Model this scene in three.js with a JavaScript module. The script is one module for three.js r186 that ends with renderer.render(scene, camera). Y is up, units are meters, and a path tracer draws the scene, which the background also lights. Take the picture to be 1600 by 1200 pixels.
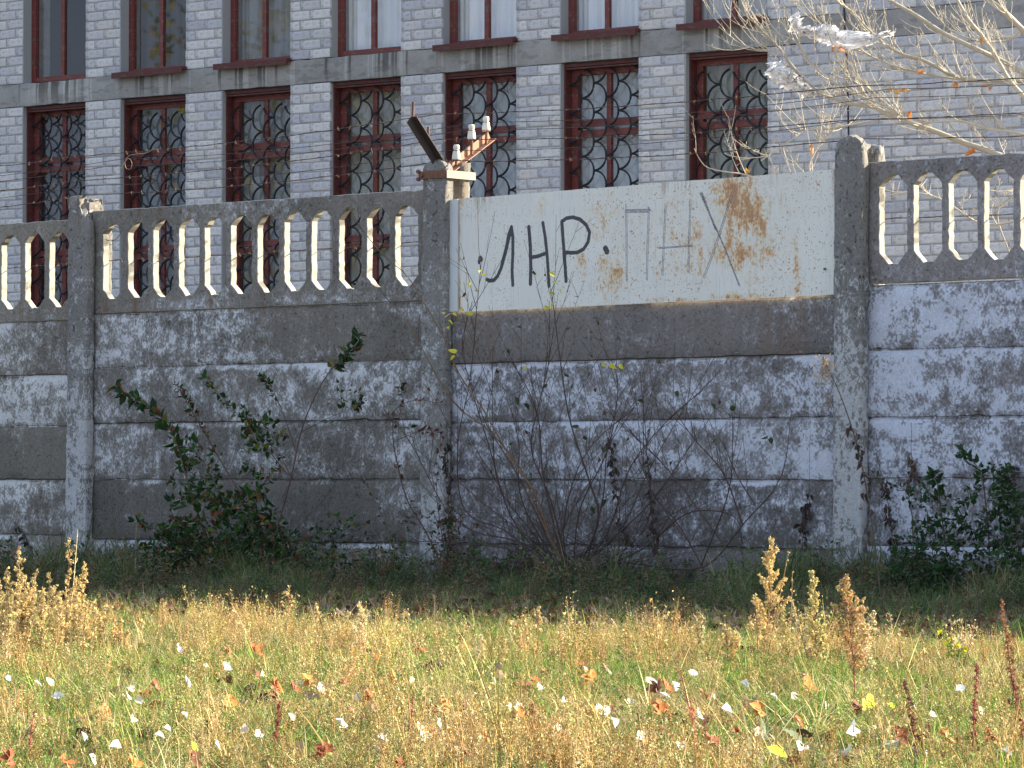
import * as THREE from 'three';
import { mergeGeometries } from 'three/addons/utils/BufferGeometryUtils.js';

// ---------------------------------------------------------------- camera, sky, sun, exposure
const scene = new THREE.Scene();
const EYE = 0.75, FPX = 6000;                       // eye height; focal length in pixels of a 1600 px wide picture
const camera = new THREE.PerspectiveCamera(2 * Math.atan(600 / FPX) * 180 / Math.PI, 4 / 3, 0.1, 900);
camera.position.set(0, EYE, 0);
camera.rotation.x = Math.atan(150 / FPX);           // tilted up a little
scene.add(camera);

const SKY = .5;
const SUN_AZ = 75.6 * Math.PI / 180, SUN_EL = 23.2 * Math.PI / 180;
const sunDir = new THREE.Vector3(Math.sin(SUN_AZ) * Math.cos(SUN_EL), Math.sin(SUN_EL), -Math.cos(SUN_AZ) * Math.cos(SUN_EL));
{ // clear, slightly hazy sky: pale at the horizon, soft blue overhead, brighter towards the sun
  const w = 256, h = 128, d = new Float32Array(w * h * 4), q = new THREE.Vector3();
  for (let j = 0, k = 0; j < h; j++) for (let i = 0; i < w; i++, k += 4) {
    const ph = ((i + .5) / w - .5) * 2 * Math.PI, el = ((j + .5) / h - .5) * Math.PI, y = Math.max(0, Math.sin(el));
    q.set(Math.cos(ph) * Math.cos(el), Math.sin(el), Math.sin(ph) * Math.cos(el));
    const c = Math.max(0, q.dot(sunDir)), an = .5 - .5 * (q.x * sunDir.x + q.z * sunDir.z), t = Math.pow(y, .55), g = .25 * Math.pow(c, 6) + .5 * Math.pow(c, 60);
    d[k] = SKY * (.85 - .21 * an + (.46 - .80) * t + g * 1.1); d[k + 1] = SKY * (.85 - .115 * an + (.56 - .82) * t + g); d[k + 2] = SKY * (.865 + .025 * an + (.74 - .85) * t + g * .8); d[k + 3] = 1;
  }
  const t = new THREE.DataTexture(d, w, h, THREE.RGBAFormat, THREE.FloatType); t.mapping = THREE.EquirectangularReflectionMapping; t.magFilter = t.minFilter = THREE.LinearFilter; t.wrapS = THREE.RepeatWrapping; t.needsUpdate = true;
  scene.background = t; scene.environment = t; scene.environmentIntensity = 1; scene.backgroundIntensity = 1;
}
const sun = new THREE.DirectionalLight(new THREE.Color(1.0, 0.89, 0.68), 5.0);
sun.position.set(0, 0, -20).addScaledVector(sunDir, 60);
sun.target.position.set(0, 0, -20); scene.add(sun.target);
sun.castShadow = true; sun.shadow.mapSize.set(2048, 2048); sun.shadow.radius = 1;
Object.assign(sun.shadow.camera, { left: -16, right: 16, top: 16, bottom: -16, near: 1, far: 140 });
scene.add(sun);
const renderer = new THREE.WebGLRenderer({ antialias: true });
renderer.setSize(1024, 768);
renderer.toneMapping = THREE.LinearToneMapping;
renderer.toneMappingExposure = 3.55;
renderer.shadowMap.enabled = true; renderer.shadowMap.type = THREE.PCFSoftShadowMap;

// ---------------------------------------------------------------- helpers
function rng(seed) { let s = seed >>> 0; return () => { s = (s + 0x6D2B79F5) >>> 0; let t = s; t = Math.imul(t ^ (t >>> 15), t | 1); t ^= t + Math.imul(t ^ (t >>> 7), t | 61); return ((t ^ (t >>> 14)) >>> 0) / 4294967296; }; }
let R = rng(7);
const rr = (a, b) => a + (b - a) * R();
const clamp = (x, a = 0, b = 1) => x < a ? a : x > b ? b : x;
const sstep = (a, b, x) => { const t = clamp((x - a) / (b - a)); return t * t * (3 - 2 * t); };
const LAT = new Float32Array(65536); { const q = rng(99); for (let i = 0; i < 65536; i++) LAT[i] = q(); }
function vn(x, y) {                                  // value noise 0..1
  const xi = Math.floor(x), yi = Math.floor(y); let fx = x - xi, fy = y - yi;
  fx = fx * fx * (3 - 2 * fx); fy = fy * fy * (3 - 2 * fy);
  const a = xi & 255, b = (xi + 1) & 255, c = (yi & 255) << 8, d = ((yi + 1) & 255) << 8;
  const p = LAT[c + a] + (LAT[c + b] - LAT[c + a]) * fx, q = LAT[d + a] + (LAT[d + b] - LAT[d + a]) * fx;
  return p + (q - p) * fy;
}
const fbm = (x, y, o = 4) => { let s = 0, a = .5, t = 0; for (let i = 0; i < o; i++) { s += a * vn(x, y); t += a; x = x * 2.03 + 17.3; y = y * 2.03 + 5.1; a *= .5; } return s / t; };
const lin2s = c => c <= .0031308 ? 12.92 * c : 1.055 * Math.pow(c, 1 / 2.4) - .055;
const S8 = new Uint8Array(4097); for (let i = 0; i <= 4096; i++) S8[i] = Math.round(255 * lin2s(i / 4096));
function paintTex(w, h, fn, srgb = true) {           // fn(x01, y01 from the bottom, out rgb linear)
  const d = new Uint8Array(w * h * 4), o = [0, 0, 0];
  for (let j = 0, k = 0; j < h; j++) for (let i = 0; i < w; i++, k += 4) {
    fn((i + .5) / w, (j + .5) / h, o);
    for (let c = 0; c < 3; c++) d[k + c] = srgb ? S8[Math.round(clamp(o[c]) * 4096)] : Math.round(clamp(o[c]) * 255);
    d[k + 3] = 255;
  }
  const t = new THREE.DataTexture(d, w, h); t.magFilter = THREE.LinearFilter; t.minFilter = THREE.LinearMipmapLinearFilter; t.generateMipmaps = true;
  t.wrapS = t.wrapT = THREE.RepeatWrapping; if (srgb) t.colorSpace = THREE.SRGBColorSpace; t.needsUpdate = true; return t;
}
const used = {};
function numbered(n) { const k = used[n] = (used[n] ?? -1) + 1; return k ? `${n}_${String(k).padStart(3, '0')}` : n; }
function tag(o, label, category, group) { o.userData = { label, category }; if (group) o.userData.group = group; return o; }
function thing(name, label, category, group) { const o = new THREE.Group(); o.name = numbered(name); tag(o, label, category, group); scene.add(o); return o; }
function mesh(name, geo, mat, parent, sharp) { const m = new THREE.Mesh(geo, mat); m.name = name; parent.add(m); return m; }
const std = (r, g, b, rough = .9, o = {}) => new THREE.MeshStandardMaterial({ color: new THREE.Color().setRGB(r, g, b), roughness: rough, metalness: 0, ...o });
const V3 = (x, y, z) => new THREE.Vector3(x, y, z);

// the two long planes of the place: fence and facade. (along, up, towards the camera) in each one's own frame
const FD = 25.3, FT = Math.atan(6000 / 7000), BD = 36.6, BT = Math.atan(6000 / 8000);
function alongAt(px, w, D, T) { const k = (px - 800) / FPX; return (k * (D - w * Math.cos(T)) + w * Math.sin(T)) / (Math.cos(T) + k * Math.sin(T)); }
function locate(px, py, w, D, T) { const u = alongAt(px, w, D, T), d = D - u * Math.sin(T) - w * Math.cos(T); return V3(u, EYE + (750 - py) / FPX * d, w); }
const fx = (px, py, w = 0) => locate(px, py, w, FD, FT);
const toWorld = (p, D, T) => V3(p.x * Math.cos(T) - p.z * Math.sin(T), p.y, -D + p.x * Math.sin(T) + p.z * Math.cos(T));
const fw = (px, py, w = 0) => toWorld(fx(px, py, w), FD, FT);        // a spot seen before the fence, in the world
const dw = (px, py, d) => V3((px - 800) / FPX * d, EYE + (750 - py) / FPX * d, -d);
function frameGroup(g, D, T) { g.position.set(0, 0, -D); g.rotation.y = -T; return g; }

class Geo {                                           // collects triangles into one geometry
  constructor() { this.p = []; this.c = []; this.i = []; this.col = [1, 1, 1]; }
  v(x, y, z) { this.p.push(x, y, z); this.c.push(this.col[0], this.col[1], this.col[2]); return this.p.length / 3 - 1; }
  tint(r, g, b, s = 0) { const k = 1 + (s ? rr(-s, s) : 0); this.col = [r * k, g * k, b * k]; return this; }
  tube(pts, r0, r1, n = 5, cap = true) {
    const N = pts.length, T = V3(), U = V3(), W = V3(); let prev = null, up = V3(.31, .9, .27);
    for (let k = 0; k < N; k++) {
      T.copy(pts[Math.min(N - 1, k + 1)]).sub(pts[Math.max(0, k - 1)]).normalize();
      if (Math.abs(T.dot(up)) > .95) up = V3(1, .1, .2).normalize();
      U.crossVectors(T, up).normalize(); W.crossVectors(U, T);
      const r = typeof r0 === 'function' ? r0(k / (N - 1)) : r0 + (r1 - r0) * k / (N - 1), ring = [];
      for (let a = 0; a < n; a++) { const t = a / n * 6.28318, cx = Math.cos(t) * r, sx = Math.sin(t) * r, P = pts[k]; ring.push(this.v(P.x + U.x * cx + W.x * sx, P.y + U.y * cx + W.y * sx, P.z + U.z * cx + W.z * sx)); }
      if (prev) for (let a = 0; a < n; a++) { const b = (a + 1) % n; this.i.push(prev[a], ring[a], prev[b], prev[b], ring[a], ring[b]); }
      prev = ring;
      if (cap && (k === 0 || k === N - 1)) for (let a = 1; a < n - 1; a++) k ? this.i.push(ring[0], ring[a], ring[a + 1]) : this.i.push(ring[0], ring[a + 1], ring[a]);
    }
    return this;
  }
  leaf(P, dir, side, L, Wd, fold = .25, curl = .2) {   // folded, curled leaf blade
    const d = dir.clone().normalize(), s = side.clone().addScaledVector(d, -side.dot(d)).normalize(), n = V3().crossVectors(d, s);
    const at = (t, w, h) => this.v(P.x + d.x * t * L + s.x * w * Wd + n.x * h * L, P.y + d.y * t * L + s.y * w * Wd + n.y * h * L, P.z + d.z * t * L + s.z * w * Wd + n.z * h * L);
    const f = fold * .35, c = t => -curl * t * t;
    const m0 = at(0, 0, 0), m1 = at(.35, 0, c(.35)), m2 = at(.7, 0, c(.7)), m3 = at(1, 0, c(1));
    const l1 = at(.3, .5, f + c(.3)), l2 = at(.68, .38, f * .8 + c(.68)), r1 = at(.3, -.5, f + c(.3)), r2 = at(.68, -.38, f * .8 + c(.68));
    this.i.push(m0, m1, l1, l1, m1, m2, l1, m2, l2, l2, m2, m3, m0, r1, m1, r1, m2, m1, r1, r2, m2, r2, m3, m2); return this;
  }
  blade(P, dir, side, L, Wd, bend) {                  // grass blade
    const d = dir.clone().normalize(); let a = this.v(P.x - side.x * Wd, P.y, P.z - side.z * Wd), b = this.v(P.x + side.x * Wd, P.y, P.z + side.z * Wd);
    for (let k = 1; k <= 3; k++) {
      const t = k / 3, q = P.clone().addScaledVector(d, L * t); q.y -= bend * L * t * t; q.addScaledVector(V3(d.x, 0, d.z), bend * L * t * t);
      if (k < 3) { const w = Wd * (1 - t * .6), e = this.v(q.x - side.x * w, q.y, q.z - side.z * w), f = this.v(q.x + side.x * w, q.y, q.z + side.z * w); this.i.push(a, b, e, e, b, f); a = e; b = f; }
      else this.i.push(a, b, this.v(q.x, q.y, q.z));
    }
    return this;
  }
  flake(P, s) {                                       // tiny seed or bract: two crossed triangles
    for (let k = 0; k < 2; k++) {
      const a = V3(rr(-1, 1), rr(-1, 1), rr(-1, 1)).normalize().multiplyScalar(s), b = V3(rr(-1, 1), rr(-1, 1), rr(-1, 1)).normalize().multiplyScalar(s * .7);
      this.i.push(this.v(P.x + a.x, P.y + a.y, P.z + a.z), this.v(P.x + b.x, P.y + b.y, P.z + b.z), this.v(P.x - a.x * .6 - b.x * .5, P.y - a.y * .6 - b.y * .5, P.z - a.z * .6 - b.z * .5));
    }
    return this;
  }
  box(x0, x1, y0, y1, z0, z1) {
    const q = [[x0, y0, z1], [x1, y0, z1], [x1, y1, z1], [x0, y1, z1], [x0, y0, z0], [x1, y0, z0], [x1, y1, z0], [x0, y1, z0]];
    for (const f of [[0, 1, 2, 3], [5, 4, 7, 6], [1, 5, 6, 2], [4, 0, 3, 7], [3, 2, 6, 7], [4, 5, 1, 0]]) { const b = this.p.length / 3; for (const k of f) this.v(...q[k]); this.i.push(b, b + 1, b + 2, b, b + 2, b + 3); }
    return this;
  }
  geometry() {
    const g = new THREE.BufferGeometry();
    g.setAttribute('position', new THREE.Float32BufferAttribute(this.p, 3)); g.setAttribute('color', new THREE.Float32BufferAttribute(this.c, 3));
    g.setIndex(this.i); g.computeVertexNormals();
    const uv = new Float32Array(this.p.length / 3 * 2); for (let k = 0; k < uv.length / 2; k++) { uv[2 * k] = this.p[3 * k] + this.p[3 * k + 2]; uv[2 * k + 1] = this.p[3 * k + 1]; }
    g.setAttribute('uv', new THREE.BufferAttribute(uv, 2)); return g;
  }
  build(name, mat, parent) { return mesh(name, this.geometry(), mat, parent); }
}
const setUV = (g, f) => { const p = g.attributes.position, uv = new Float32Array(p.count * 2); for (let i = 0; i < p.count; i++) { const q = f(p.getX(i), p.getY(i), p.getZ(i)); uv[2 * i] = q[0]; uv[2 * i + 1] = q[1]; } g.setAttribute('uv', new THREE.BufferAttribute(uv, 2)); return g; };
// smooth curve through points
const curve = (pts, n) => new THREE.CatmullRomCurve3(pts, false, 'centripetal').getPoints(n);

// tiling fine relief
const grit = paintTex(512, 512, (x, y, o) => { const tile = (f, s) => { const X = x * f, Y = y * f, a = vn(X + s, Y), b = vn(X + s - f, Y), c = vn(X + s, Y - f), d = vn(X + s - f, Y - f); return (a * (1 - x) + b * x) * (1 - y) + (c * (1 - x) + d * x) * y; }; const v = .45 * tile(64, 3) + .35 * tile(24, 50) + .2 * tile(128, 90); o[0] = o[1] = o[2] = v - .6 * sstep(.82, .9, tile(48, 130)); }, false);
const gritRep = (a, b) => { const t = grit.clone(); t.repeat.set(a, b); t.needsUpdate = true; return t; };
// ---------------------------------------------------------------- ground
const groundY = (x, z) => .03 * (vn(x * .7 + 40, z * .7 + 11) - .5) + .015 * (vn(x * 3 + 4, z * 3) - .5);
{
  const xs = [-300, -120, -50, -25, -14], zs = [-400, -200, -120, -70, -50];
  for (let x = -10; x <= 10; x += .25) xs.push(x); xs.push(14, 25, 50, 120, 300);
  for (let z = -40; z <= 0; z += .25) zs.push(z); zs.push(10, 40, 120);
  const g = new Geo();
  for (const z of zs) for (const x of xs) g.v(x, groundY(x, z), z);
  for (let j = 0; j < zs.length - 1; j++) for (let i = 0; i < xs.length - 1; i++) { const a = j * xs.length + i, b = a + xs.length; g.i.push(a, b, a + 1, a + 1, b, b + 1); }
  const soil = paintTex(1024, 1024, (x, y, o) => {
    const n = fbm(x * 24, y * 24, 5), m = fbm(x * 160 + 9, y * 160, 3), l = sstep(.55, .62, fbm(x * 60 + 70, y * 90 + 33, 3));
    o[0] = .075 + .07 * n * m + .11 * l * m; o[1] = .06 + .06 * n * m + .07 * l * m; o[2] = .035 + .035 * n * m + .025 * l * m;
  });
  const geo = g.geometry(); setUV(geo, (x, y, z) => [x / 4, z / 4]);
  const m = mesh('ground', geo, new THREE.MeshStandardMaterial({ map: soil, roughness: 1, bumpMap: gritRep(6, 6), bumpScale: .01 }), scene);
  m.userData = { kind: 'structure', label: 'flat rough soil under the grass and weeds' };
}

// ---------------------------------------------------------------- concrete fence
const POST = [-7.56, -4.096, -.627, 2.769, 6.21, 9.65];
const fence = frameGroup(thing('concrete_fence', 'grey precast concrete fence of stacked slabs with flaking whitewash and slotted panels on top', 'fence'), FD, FT);
const VT = 2.85;
// share of whitewash left, slab by slab from the slotted panel down (rows), along the bay (columns)
const WASH = [
  [[.1, .1, .1, .1, .12, .12], [.5, .5, .5, .5, .62, .3], [.5, .5, .5, .5, .62, .55], [.3, .3, .3, .3, .12, .1], [.5, .5, .5, .5, .62, .55], [.4, .4, .4, .4, .4, .4]],
  [[.12, .14, .2, .22, .16, .1], [.66, .5, .42, .2, .16, .26], [.46, .36, .55, .6, .52, .5], [.55, .34, .28, .46, .3, .4], [.1, .1, .08, .1, .12, .36], [.55, .4, .3, .2, .25, .45]],
  [[.1, .1, .1, .1, .1, .1], [.2, .16, .1, .1, .12, .24], [.58, .48, .5, .42, .46, .5], [.5, .46, .62, .52, .56, .68], [.4, .34, .42, .36, .46, .56], [.36, .28, .26, .26, .26, .3]],
  [[.16, .18, .16, .16, .16, .16], [.76, .76, .7, .6, .6, .6], [.74, .52, .56, .6, .6, .6], [.66, .6, .36, .5, .5, .5], [.58, .42, .36, .42, .5, .5], [.62, .5, .4, .4, .4, .4]],
  [[.16, .18, .16, .16, .16, .16], [.6, .6, .6, .6, .6, .6], [.6, .52, .56, .6, .6, .6], [.6, .6, .36, .5, .5, .5], [.5, .42, .36, .42, .5, .5], [.5, .5, .4, .4, .4, .4]]];
const JOINT = [[1.915, 1.52, 1.14, .75, .345], [1.952, 1.556, 1.155, .75, .318], [1.885, 1.522, 1.13, .748, .322], [1.94, 1.536, 1.128, .757, .348], [1.94, 1.536, 1.128, .757, .348]];
const RUST = [[.93, 1.98], [.8, 1.97], [.06, 2.0], [.15, 2.0], [.37, 1.99], [.52, 1.99], [.16, 2.7], [.22, 2.7]];
function bayTexture(b) {
  const u0 = POST[b], W = POST[b + 1] - POST[b], J = JOINT[b], G = WASH[b], cool = [0, .25, .8, 1, 1][b];
  return paintTex(1280, 1024, (x, y, o) => {
    const U = x * W + b * 13.7, v = y * VT, u = x * W;
    let row = 0; while (row < 5 && v < J[row]) row++;
    const wob = .05 * (vn(U * 2.2, v * 9) - .5), cx = clamp(x + wob, 0, .9999) * 6 - .5, c0 = clamp(Math.floor(cx), 0, 5), c1 = Math.min(5, c0 + 1), t = sstep(0, 1, clamp(cx - c0));
    let c = (G[row][c0] * (1 - t) + G[row][c1] * t) * (row > 3 ? .82 : .95) * (b < 2 ? .92 : 1);
    const top = row ? J[row - 1] - v : VT - v, bot = row < 5 ? v - J[row] : v;
    c += .55 * sstep(.045, .008, top + .03 * (vn(U * 23, row) - .5)) * sstep(.35, .85, vn(U * 2.3 + row * 31, 3.3)) * (row > 1) + .16 * (vn(U * 1.4 + row * 9, v * 2.4 + row * 17) - .5);
    if (row === 0) c += .2 * sstep(.16, .02, bot) * vn(U * 1.3, 8) * 1.6;
    c -= .18 * sstep(.05, 0, bot) * vn(U * 3.1, row * 7);
    const n = .3 * fbm(U * 4 + row * 40, v * 8, 3) + .34 * fbm(U * 22 + 60, v * 21, 4) + .36 * fbm(U * 96, v * 76 + 20, 3);
    const drip = vn(U * 26, v * 1.6 + row * 5);
    const hs = vn(U * 1.3 + row * 7, v * 13), k = c * .5 + .245 + .05 * (drip - .5) + .08 * (hs - .5);
    const paint = sstep(-.02, .06, k - n) * (.55 + .45 * sstep(.0, .14, k - n)), thin = sstep(-.16, .05, k - n) * .36;
    const a = fbm(U * 1.6 + 5, v * 2.2 + row * 13, 4), f = fbm(U * 85, v * 85, 2), p = sstep(.78, .86, vn(U * 70 + 7, v * 70));
    const warm = .135 + .085 * (a - .5) + .075 * (f - .5) - .05 * p + .02 * (drip - .5);
    const slabTone = (.8 + .36 * LAT[row * 37 + b * 11 + 3]) * (row ? 1 : 1.35);
    let r = warm * slabTone * 1.08, g = warm * slabTone * .96, bl = warm * slabTone * (.78 + .12 * cool);
    const wv = .54 + .14 * (fbm(U * 9, v * 9 + 50, 3) - .5) + .16 * (f - .5);
    const m = Math.max(paint, thin);
    r += (wv * (1 - .07 * cool) - r) * m; g += (wv * (1.0 - .035 * cool) - g) * m; bl += (wv * (.98 + .1 * cool) - bl) * m;
    if (row === 1 && b === 2) { const s = sstep(.52, .75, vn(U * 5.5, 4)) * sstep(.35, .6, fbm(U * 20, v * 5, 3)) * .28; r += (.16 - r) * s; g += (.095 - g) * s; bl += (.05 - bl) * s; }
    if (b < 2) for (const q of RUST) { const dx = (x - q[0]) * W; if (Math.abs(dx) < .05 && (b === 1) === (q[0] < .7)) { const dy = q[1] + .06 - v, s = sstep(.032, .004, Math.abs(dx + .01 * (vn(v * 20, 5) - .5))) * sstep(-.08, .0, dy) * sstep(.17, .05, dy) * sstep(.3, .5, fbm(U * 40, v * 10, 2)) * .8; r += (.17 - r) * s; g += (.085 - g) * s; bl += (.035 - bl) * s; } }
    o[0] = r; o[1] = g; o[2] = bl;
  });
}
// a rough block: subdivided box whose edges are nibbled, uv in metres of its bay
function roughBlock(x0, x1, y0, y1, z0, z1, nx, ny, nz, amp, seed, uvf, mod) {
  const g = new THREE.BoxGeometry(x1 - x0, y1 - y0, z1 - z0, nx, ny, nz); g.translate((x0 + x1) / 2, (y0 + y1) / 2, (z0 + z1) / 2);
  const p = g.attributes.position;
  setUV(g, uvf);
  for (let i = 0; i < p.count; i++) {
    let x = p.getX(i), y = p.getY(i), z = p.getZ(i);
    const ex = Math.min(x - x0, x1 - x), ey = Math.min(y - y0, y1 - y), ez = Math.min(z - z0, z1 - z);
    const near = [ex, ey, ez].filter(e => e < 1e-5).length, h = vn(x * 31 + seed, y * 31 + z * 57 + seed * 3), h2 = vn(x * 9 + seed * 5, y * 9 + z * 23);
    const k = amp * (near > 1 ? .5 + 1.6 * h * h : .35 * (h - .5)) * (.5 + h2);
    const s = a => near > 1 ? a : a;
    const X = x, Y = y, Z = z;
    if (ex < 1e-5) x += (X < (x0 + x1) / 2 ? 1 : -1) * s(k); if (ey < 1e-5) y += (Y < (y0 + y1) / 2 ? 1 : -1) * s(k); if (ez < 1e-5) z += (Z < (z0 + z1) / 2 ? 1 : -1) * s(k);
    if (mod) [x, y, z] = mod(X, Y, Z, x, y, z);
    p.setXYZ(i, x, y, z);
  }
  g.computeVertexNormals(); return g;
}
const octo = (x0, y0, y1, j) => {                    // outline of one slot: a tall opening with its corners cut off
  const w = .205, cx = .07, cy = .07, q = [[x0 + cx, y0], [x0 + w - cx, y0], [x0 + w, y0 + cy], [x0 + w, y1 - cy], [x0 + w - cx, y1], [x0 + cx, y1], [x0, y1 - cy], [x0, y0 + cy]];
  const out = [];
  for (let k = 0; k < 8; k++) { const a = q[k], b = q[(k + 1) % 8], n = Math.max(2, Math.round(Math.hypot(b[0] - a[0], b[1] - a[1]) / .035)); for (let s = 0; s < n; s++) { const t = s / n; out.push(new THREE.Vector2(a[0] + (b[0] - a[0]) * t + j * (R() - .5), a[1] + (b[1] - a[1]) * t + j * (R() - .5))); } }
  return out;
};
const slotTex = paintTex(256, 256, (x, y, o) => { const n = fbm(x * 20, y * 20, 4), k = .36 + .2 * (n - .5) - .2 * sstep(.6, .7, fbm(x * 34 + 50, y * 34, 3)); o[0] = k; o[1] = k * .95; o[2] = k * .82; });
const slotMat = new THREE.MeshStandardMaterial({ map: slotTex, roughness: .95, bumpMap: gritRep(5, 5), bumpScale: .004 });
for (let b = 0; b < 5; b++) {
  const L = POST[b] + .07, Rr = POST[b + 1] - .07, W = POST[b + 1] - POST[b], uvf = (x, y) => [(x - POST[b]) / W, y / VT];
  const mat = new THREE.MeshStandardMaterial({ map: bayTexture(b), roughness: .95, bumpMap: gritRep(9, 7), bumpScale: .004 });
  const J = [...JOINT[b], -.1];
  for (let k = 0; k < 5; k++) {
    const y1 = J[k] - .003, y0 = J[k + 1] + .003, lean = [.004, -.003, .006, 0, .005][(k + b) % 5], tilt = [.004, -.005, .002, -.003, .004][(k * 2 + b) % 5];
    const g = roughBlock(L, Rr, y0, y1, -.062, 0, 64, 8, 2, .0075, b * 17 + k * 5, uvf, (X, Y, Z, x, y, z) => [x, y + tilt * ((X - L) / (Rr - L) - .5), z + lean * 1.5 + (Z > -.01 ? .006 * (fbm(X * 3, Y * 3, 2) - .5) : 0)]);
    mesh('wall_slab', g, mat, fence);
    if (k) mesh('joint_light_stop', roughBlock(L + .005, Rr - .005, J[k] - .014, J[k] + .014, -.05, -.012, 30, 1, 1, .004, b * 5 + k, uvf), mat, fence);  // hidden strip added behind the joint so no sun leaks between slabs
  }
  if (b !== 3) mesh('joint_light_stop', roughBlock(L + .005, Rr - .005, J[0] - .012, J[0] + .012, -.05, -.012, 30, 1, 1, .004, b * 5, uvf), mat, fence);  // same added light-stopping strip under the top panel
  if (b !== 2) {
    const y0 = J[0] + .005, y1 = [2.66, 2.708, 0, 2.692, 2.692][b], sh = new THREE.Shape();
    const edge = []; for (let s = 0; s <= 60; s++) edge.push([L + (Rr - L) * s / 60, y0 + .004 * R()]); for (let s = 60; s >= 0; s--) edge.push([L + (Rr - L) * s / 60, y1 - .007 * R() * R() - (R() < .04 ? .008 : 0)]);
    sh.moveTo(...edge[0]); for (const e of edge.slice(1)) sh.lineTo(...e); sh.closePath();
    const s0 = [-4.484 - .2625 * 10, -3.912, 0, 2.946, 6.4][b], pitch = [.2625, .2608, 0, .2545, .258][b], sy0 = [2.02, 2.062, 0, 2.068, 2.068][b], sy1 = [2.57, 2.606, 0, 2.606, 2.606][b];
    for (let k = 0; k < 13; k++) { const x = s0 + pitch * k; if (x < L + .03 || x + .205 > Rr - .02) continue; sh.holes.push(new THREE.Path(octo(x, sy0 + .008 * (R() - .5), sy1 + .008 * (R() - .5), .008))); }
    const g = new THREE.ExtrudeGeometry(sh, { depth: .052, bevelEnabled: true, bevelSize: .004, bevelThickness: .004, bevelOffset: -.004, bevelSegments: 1 }); g.translate(0, 0, -.058);
    setUV(g, (x, y, z) => [(x - POST[b] + z * .6) / W, (y + z * .3) / VT]);
    mesh('slotted_panel', g, [mat, slotMat], fence);
  }
}
const postTex = paintTex(512, 1536, (x, y, o) => {
  const u = x * .9, v = y * 2.95, c = .40 + .2 * sstep(1.9, .6, v) * (.4 + vn(u * 4, v)) - .22 * sstep(1.9, 2.5, v);
  const n = .3 * fbm(u * 8, v * 6, 3) + .35 * fbm(u * 34 + 60, v * 24, 3) + .35 * fbm(u * 100, v * 80 + 20, 3);
  const k = c * .5 + .24, m = Math.max(sstep(-.02, .05, k - n) * .85, .35 * sstep(-.12, .05, k - n));
  const f = fbm(u * 90, v * 90, 2), a = fbm(u * 4 + 9, v * 2, 4), pit = sstep(.8, .88, vn(u * 60, v * 60));
  const w = .18 + .1 * (a - .5) + .09 * (f - .5) - .09 * pit, wv = .45 + .18 * (f - .5);
  const st = sstep(.62, .75, vn(u * 18, v * 1.4)) * sstep(2.2, 2.6, v) * .4;
  o[0] = w * 1.03 + (wv - w * 1.03) * m; o[1] = w * .97 + (wv - w * .97) * m; o[2] = w * .88 + (wv * 1.0 - w * .88) * m;
  o[0] += (.16 - o[0]) * st; o[1] += (.1 - o[1]) * st; o[2] += (.06 - o[2]) * st;
});
const postMat = new THREE.MeshStandardMaterial({ map: postTex, roughness: .95, bumpMap: gritRep(4, 12), bumpScale: .005 });
const PTOP = [2.85, 2.825, 2.9, 2.865, 2.85, 2.85];
POST.forEach((pu, n) => {
  const T = PTOP[n], uvf = (x, y, z) => [(x - pu + z) / .9 + .37 * n, y / 2.95];
  const round = n === 3 || n === 2;
  const shape = (side) => (X, Y, Z, x, y, z) => {
    const q = (X - pu) / .11, h = vn(X * 40 + n * 9, Y * 40 + Z * 40), nearTop = sstep(T - .16, T, Y);
    if (round && side > 0) y -= nearTop * .055 * Math.pow(Math.abs(q), 2.5) + nearTop * .02 * h;
    else y -= nearTop * .03 * h;
    if (n === 1 && q > -.1) { const cut = sstep(T - .26, T - .05, Y) * clamp(q + .1); x -= cut * (.07 + .05 * vn(X * 60, Y * 50 + Z * 60)); z -= (side > 0 ? 1 : -1) * cut * .03 * vn(Y * 70, X * 60); }
    if (n === 3 && q > .3) x -= sstep(T - .2, T, Y) * .02 * vn(Y * 60, Z * 90);
    if (q > .8) x -= .012 * Math.pow(vn(Y * 14 + n * 3, Z * 30 + side), 2);
    x += .014 * (Y - 1.2) / 1.4 * (n < 3 ? 1 : .8) - .0; // leans a little
    return [x, y, z];
  };
  const fl = roughBlock(pu - .11, pu + .11, -.3, T, .009, .09, 12, 110, 5, .006, n * 7 + 1, uvf, shape(1));
  const bk = roughBlock(pu - .11, pu + .11, -.3, T - (n === 3 ? .05 : .01), -.165, -.08, 12, 110, 5, .007, n * 7 + 4, uvf, shape(-1));
  const web = roughBlock(pu - .045, pu + .045, -.3, T - .05, -.09, .02, 3, 40, 3, .003, n, uvf, (X, Y, Z, x, y, z) => [x + .014 * (Y - 1.2) / 1.4, y, z]);
  mesh('post', mergeGeometries([fl, bk, web]), postMat, fence);
});

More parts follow.
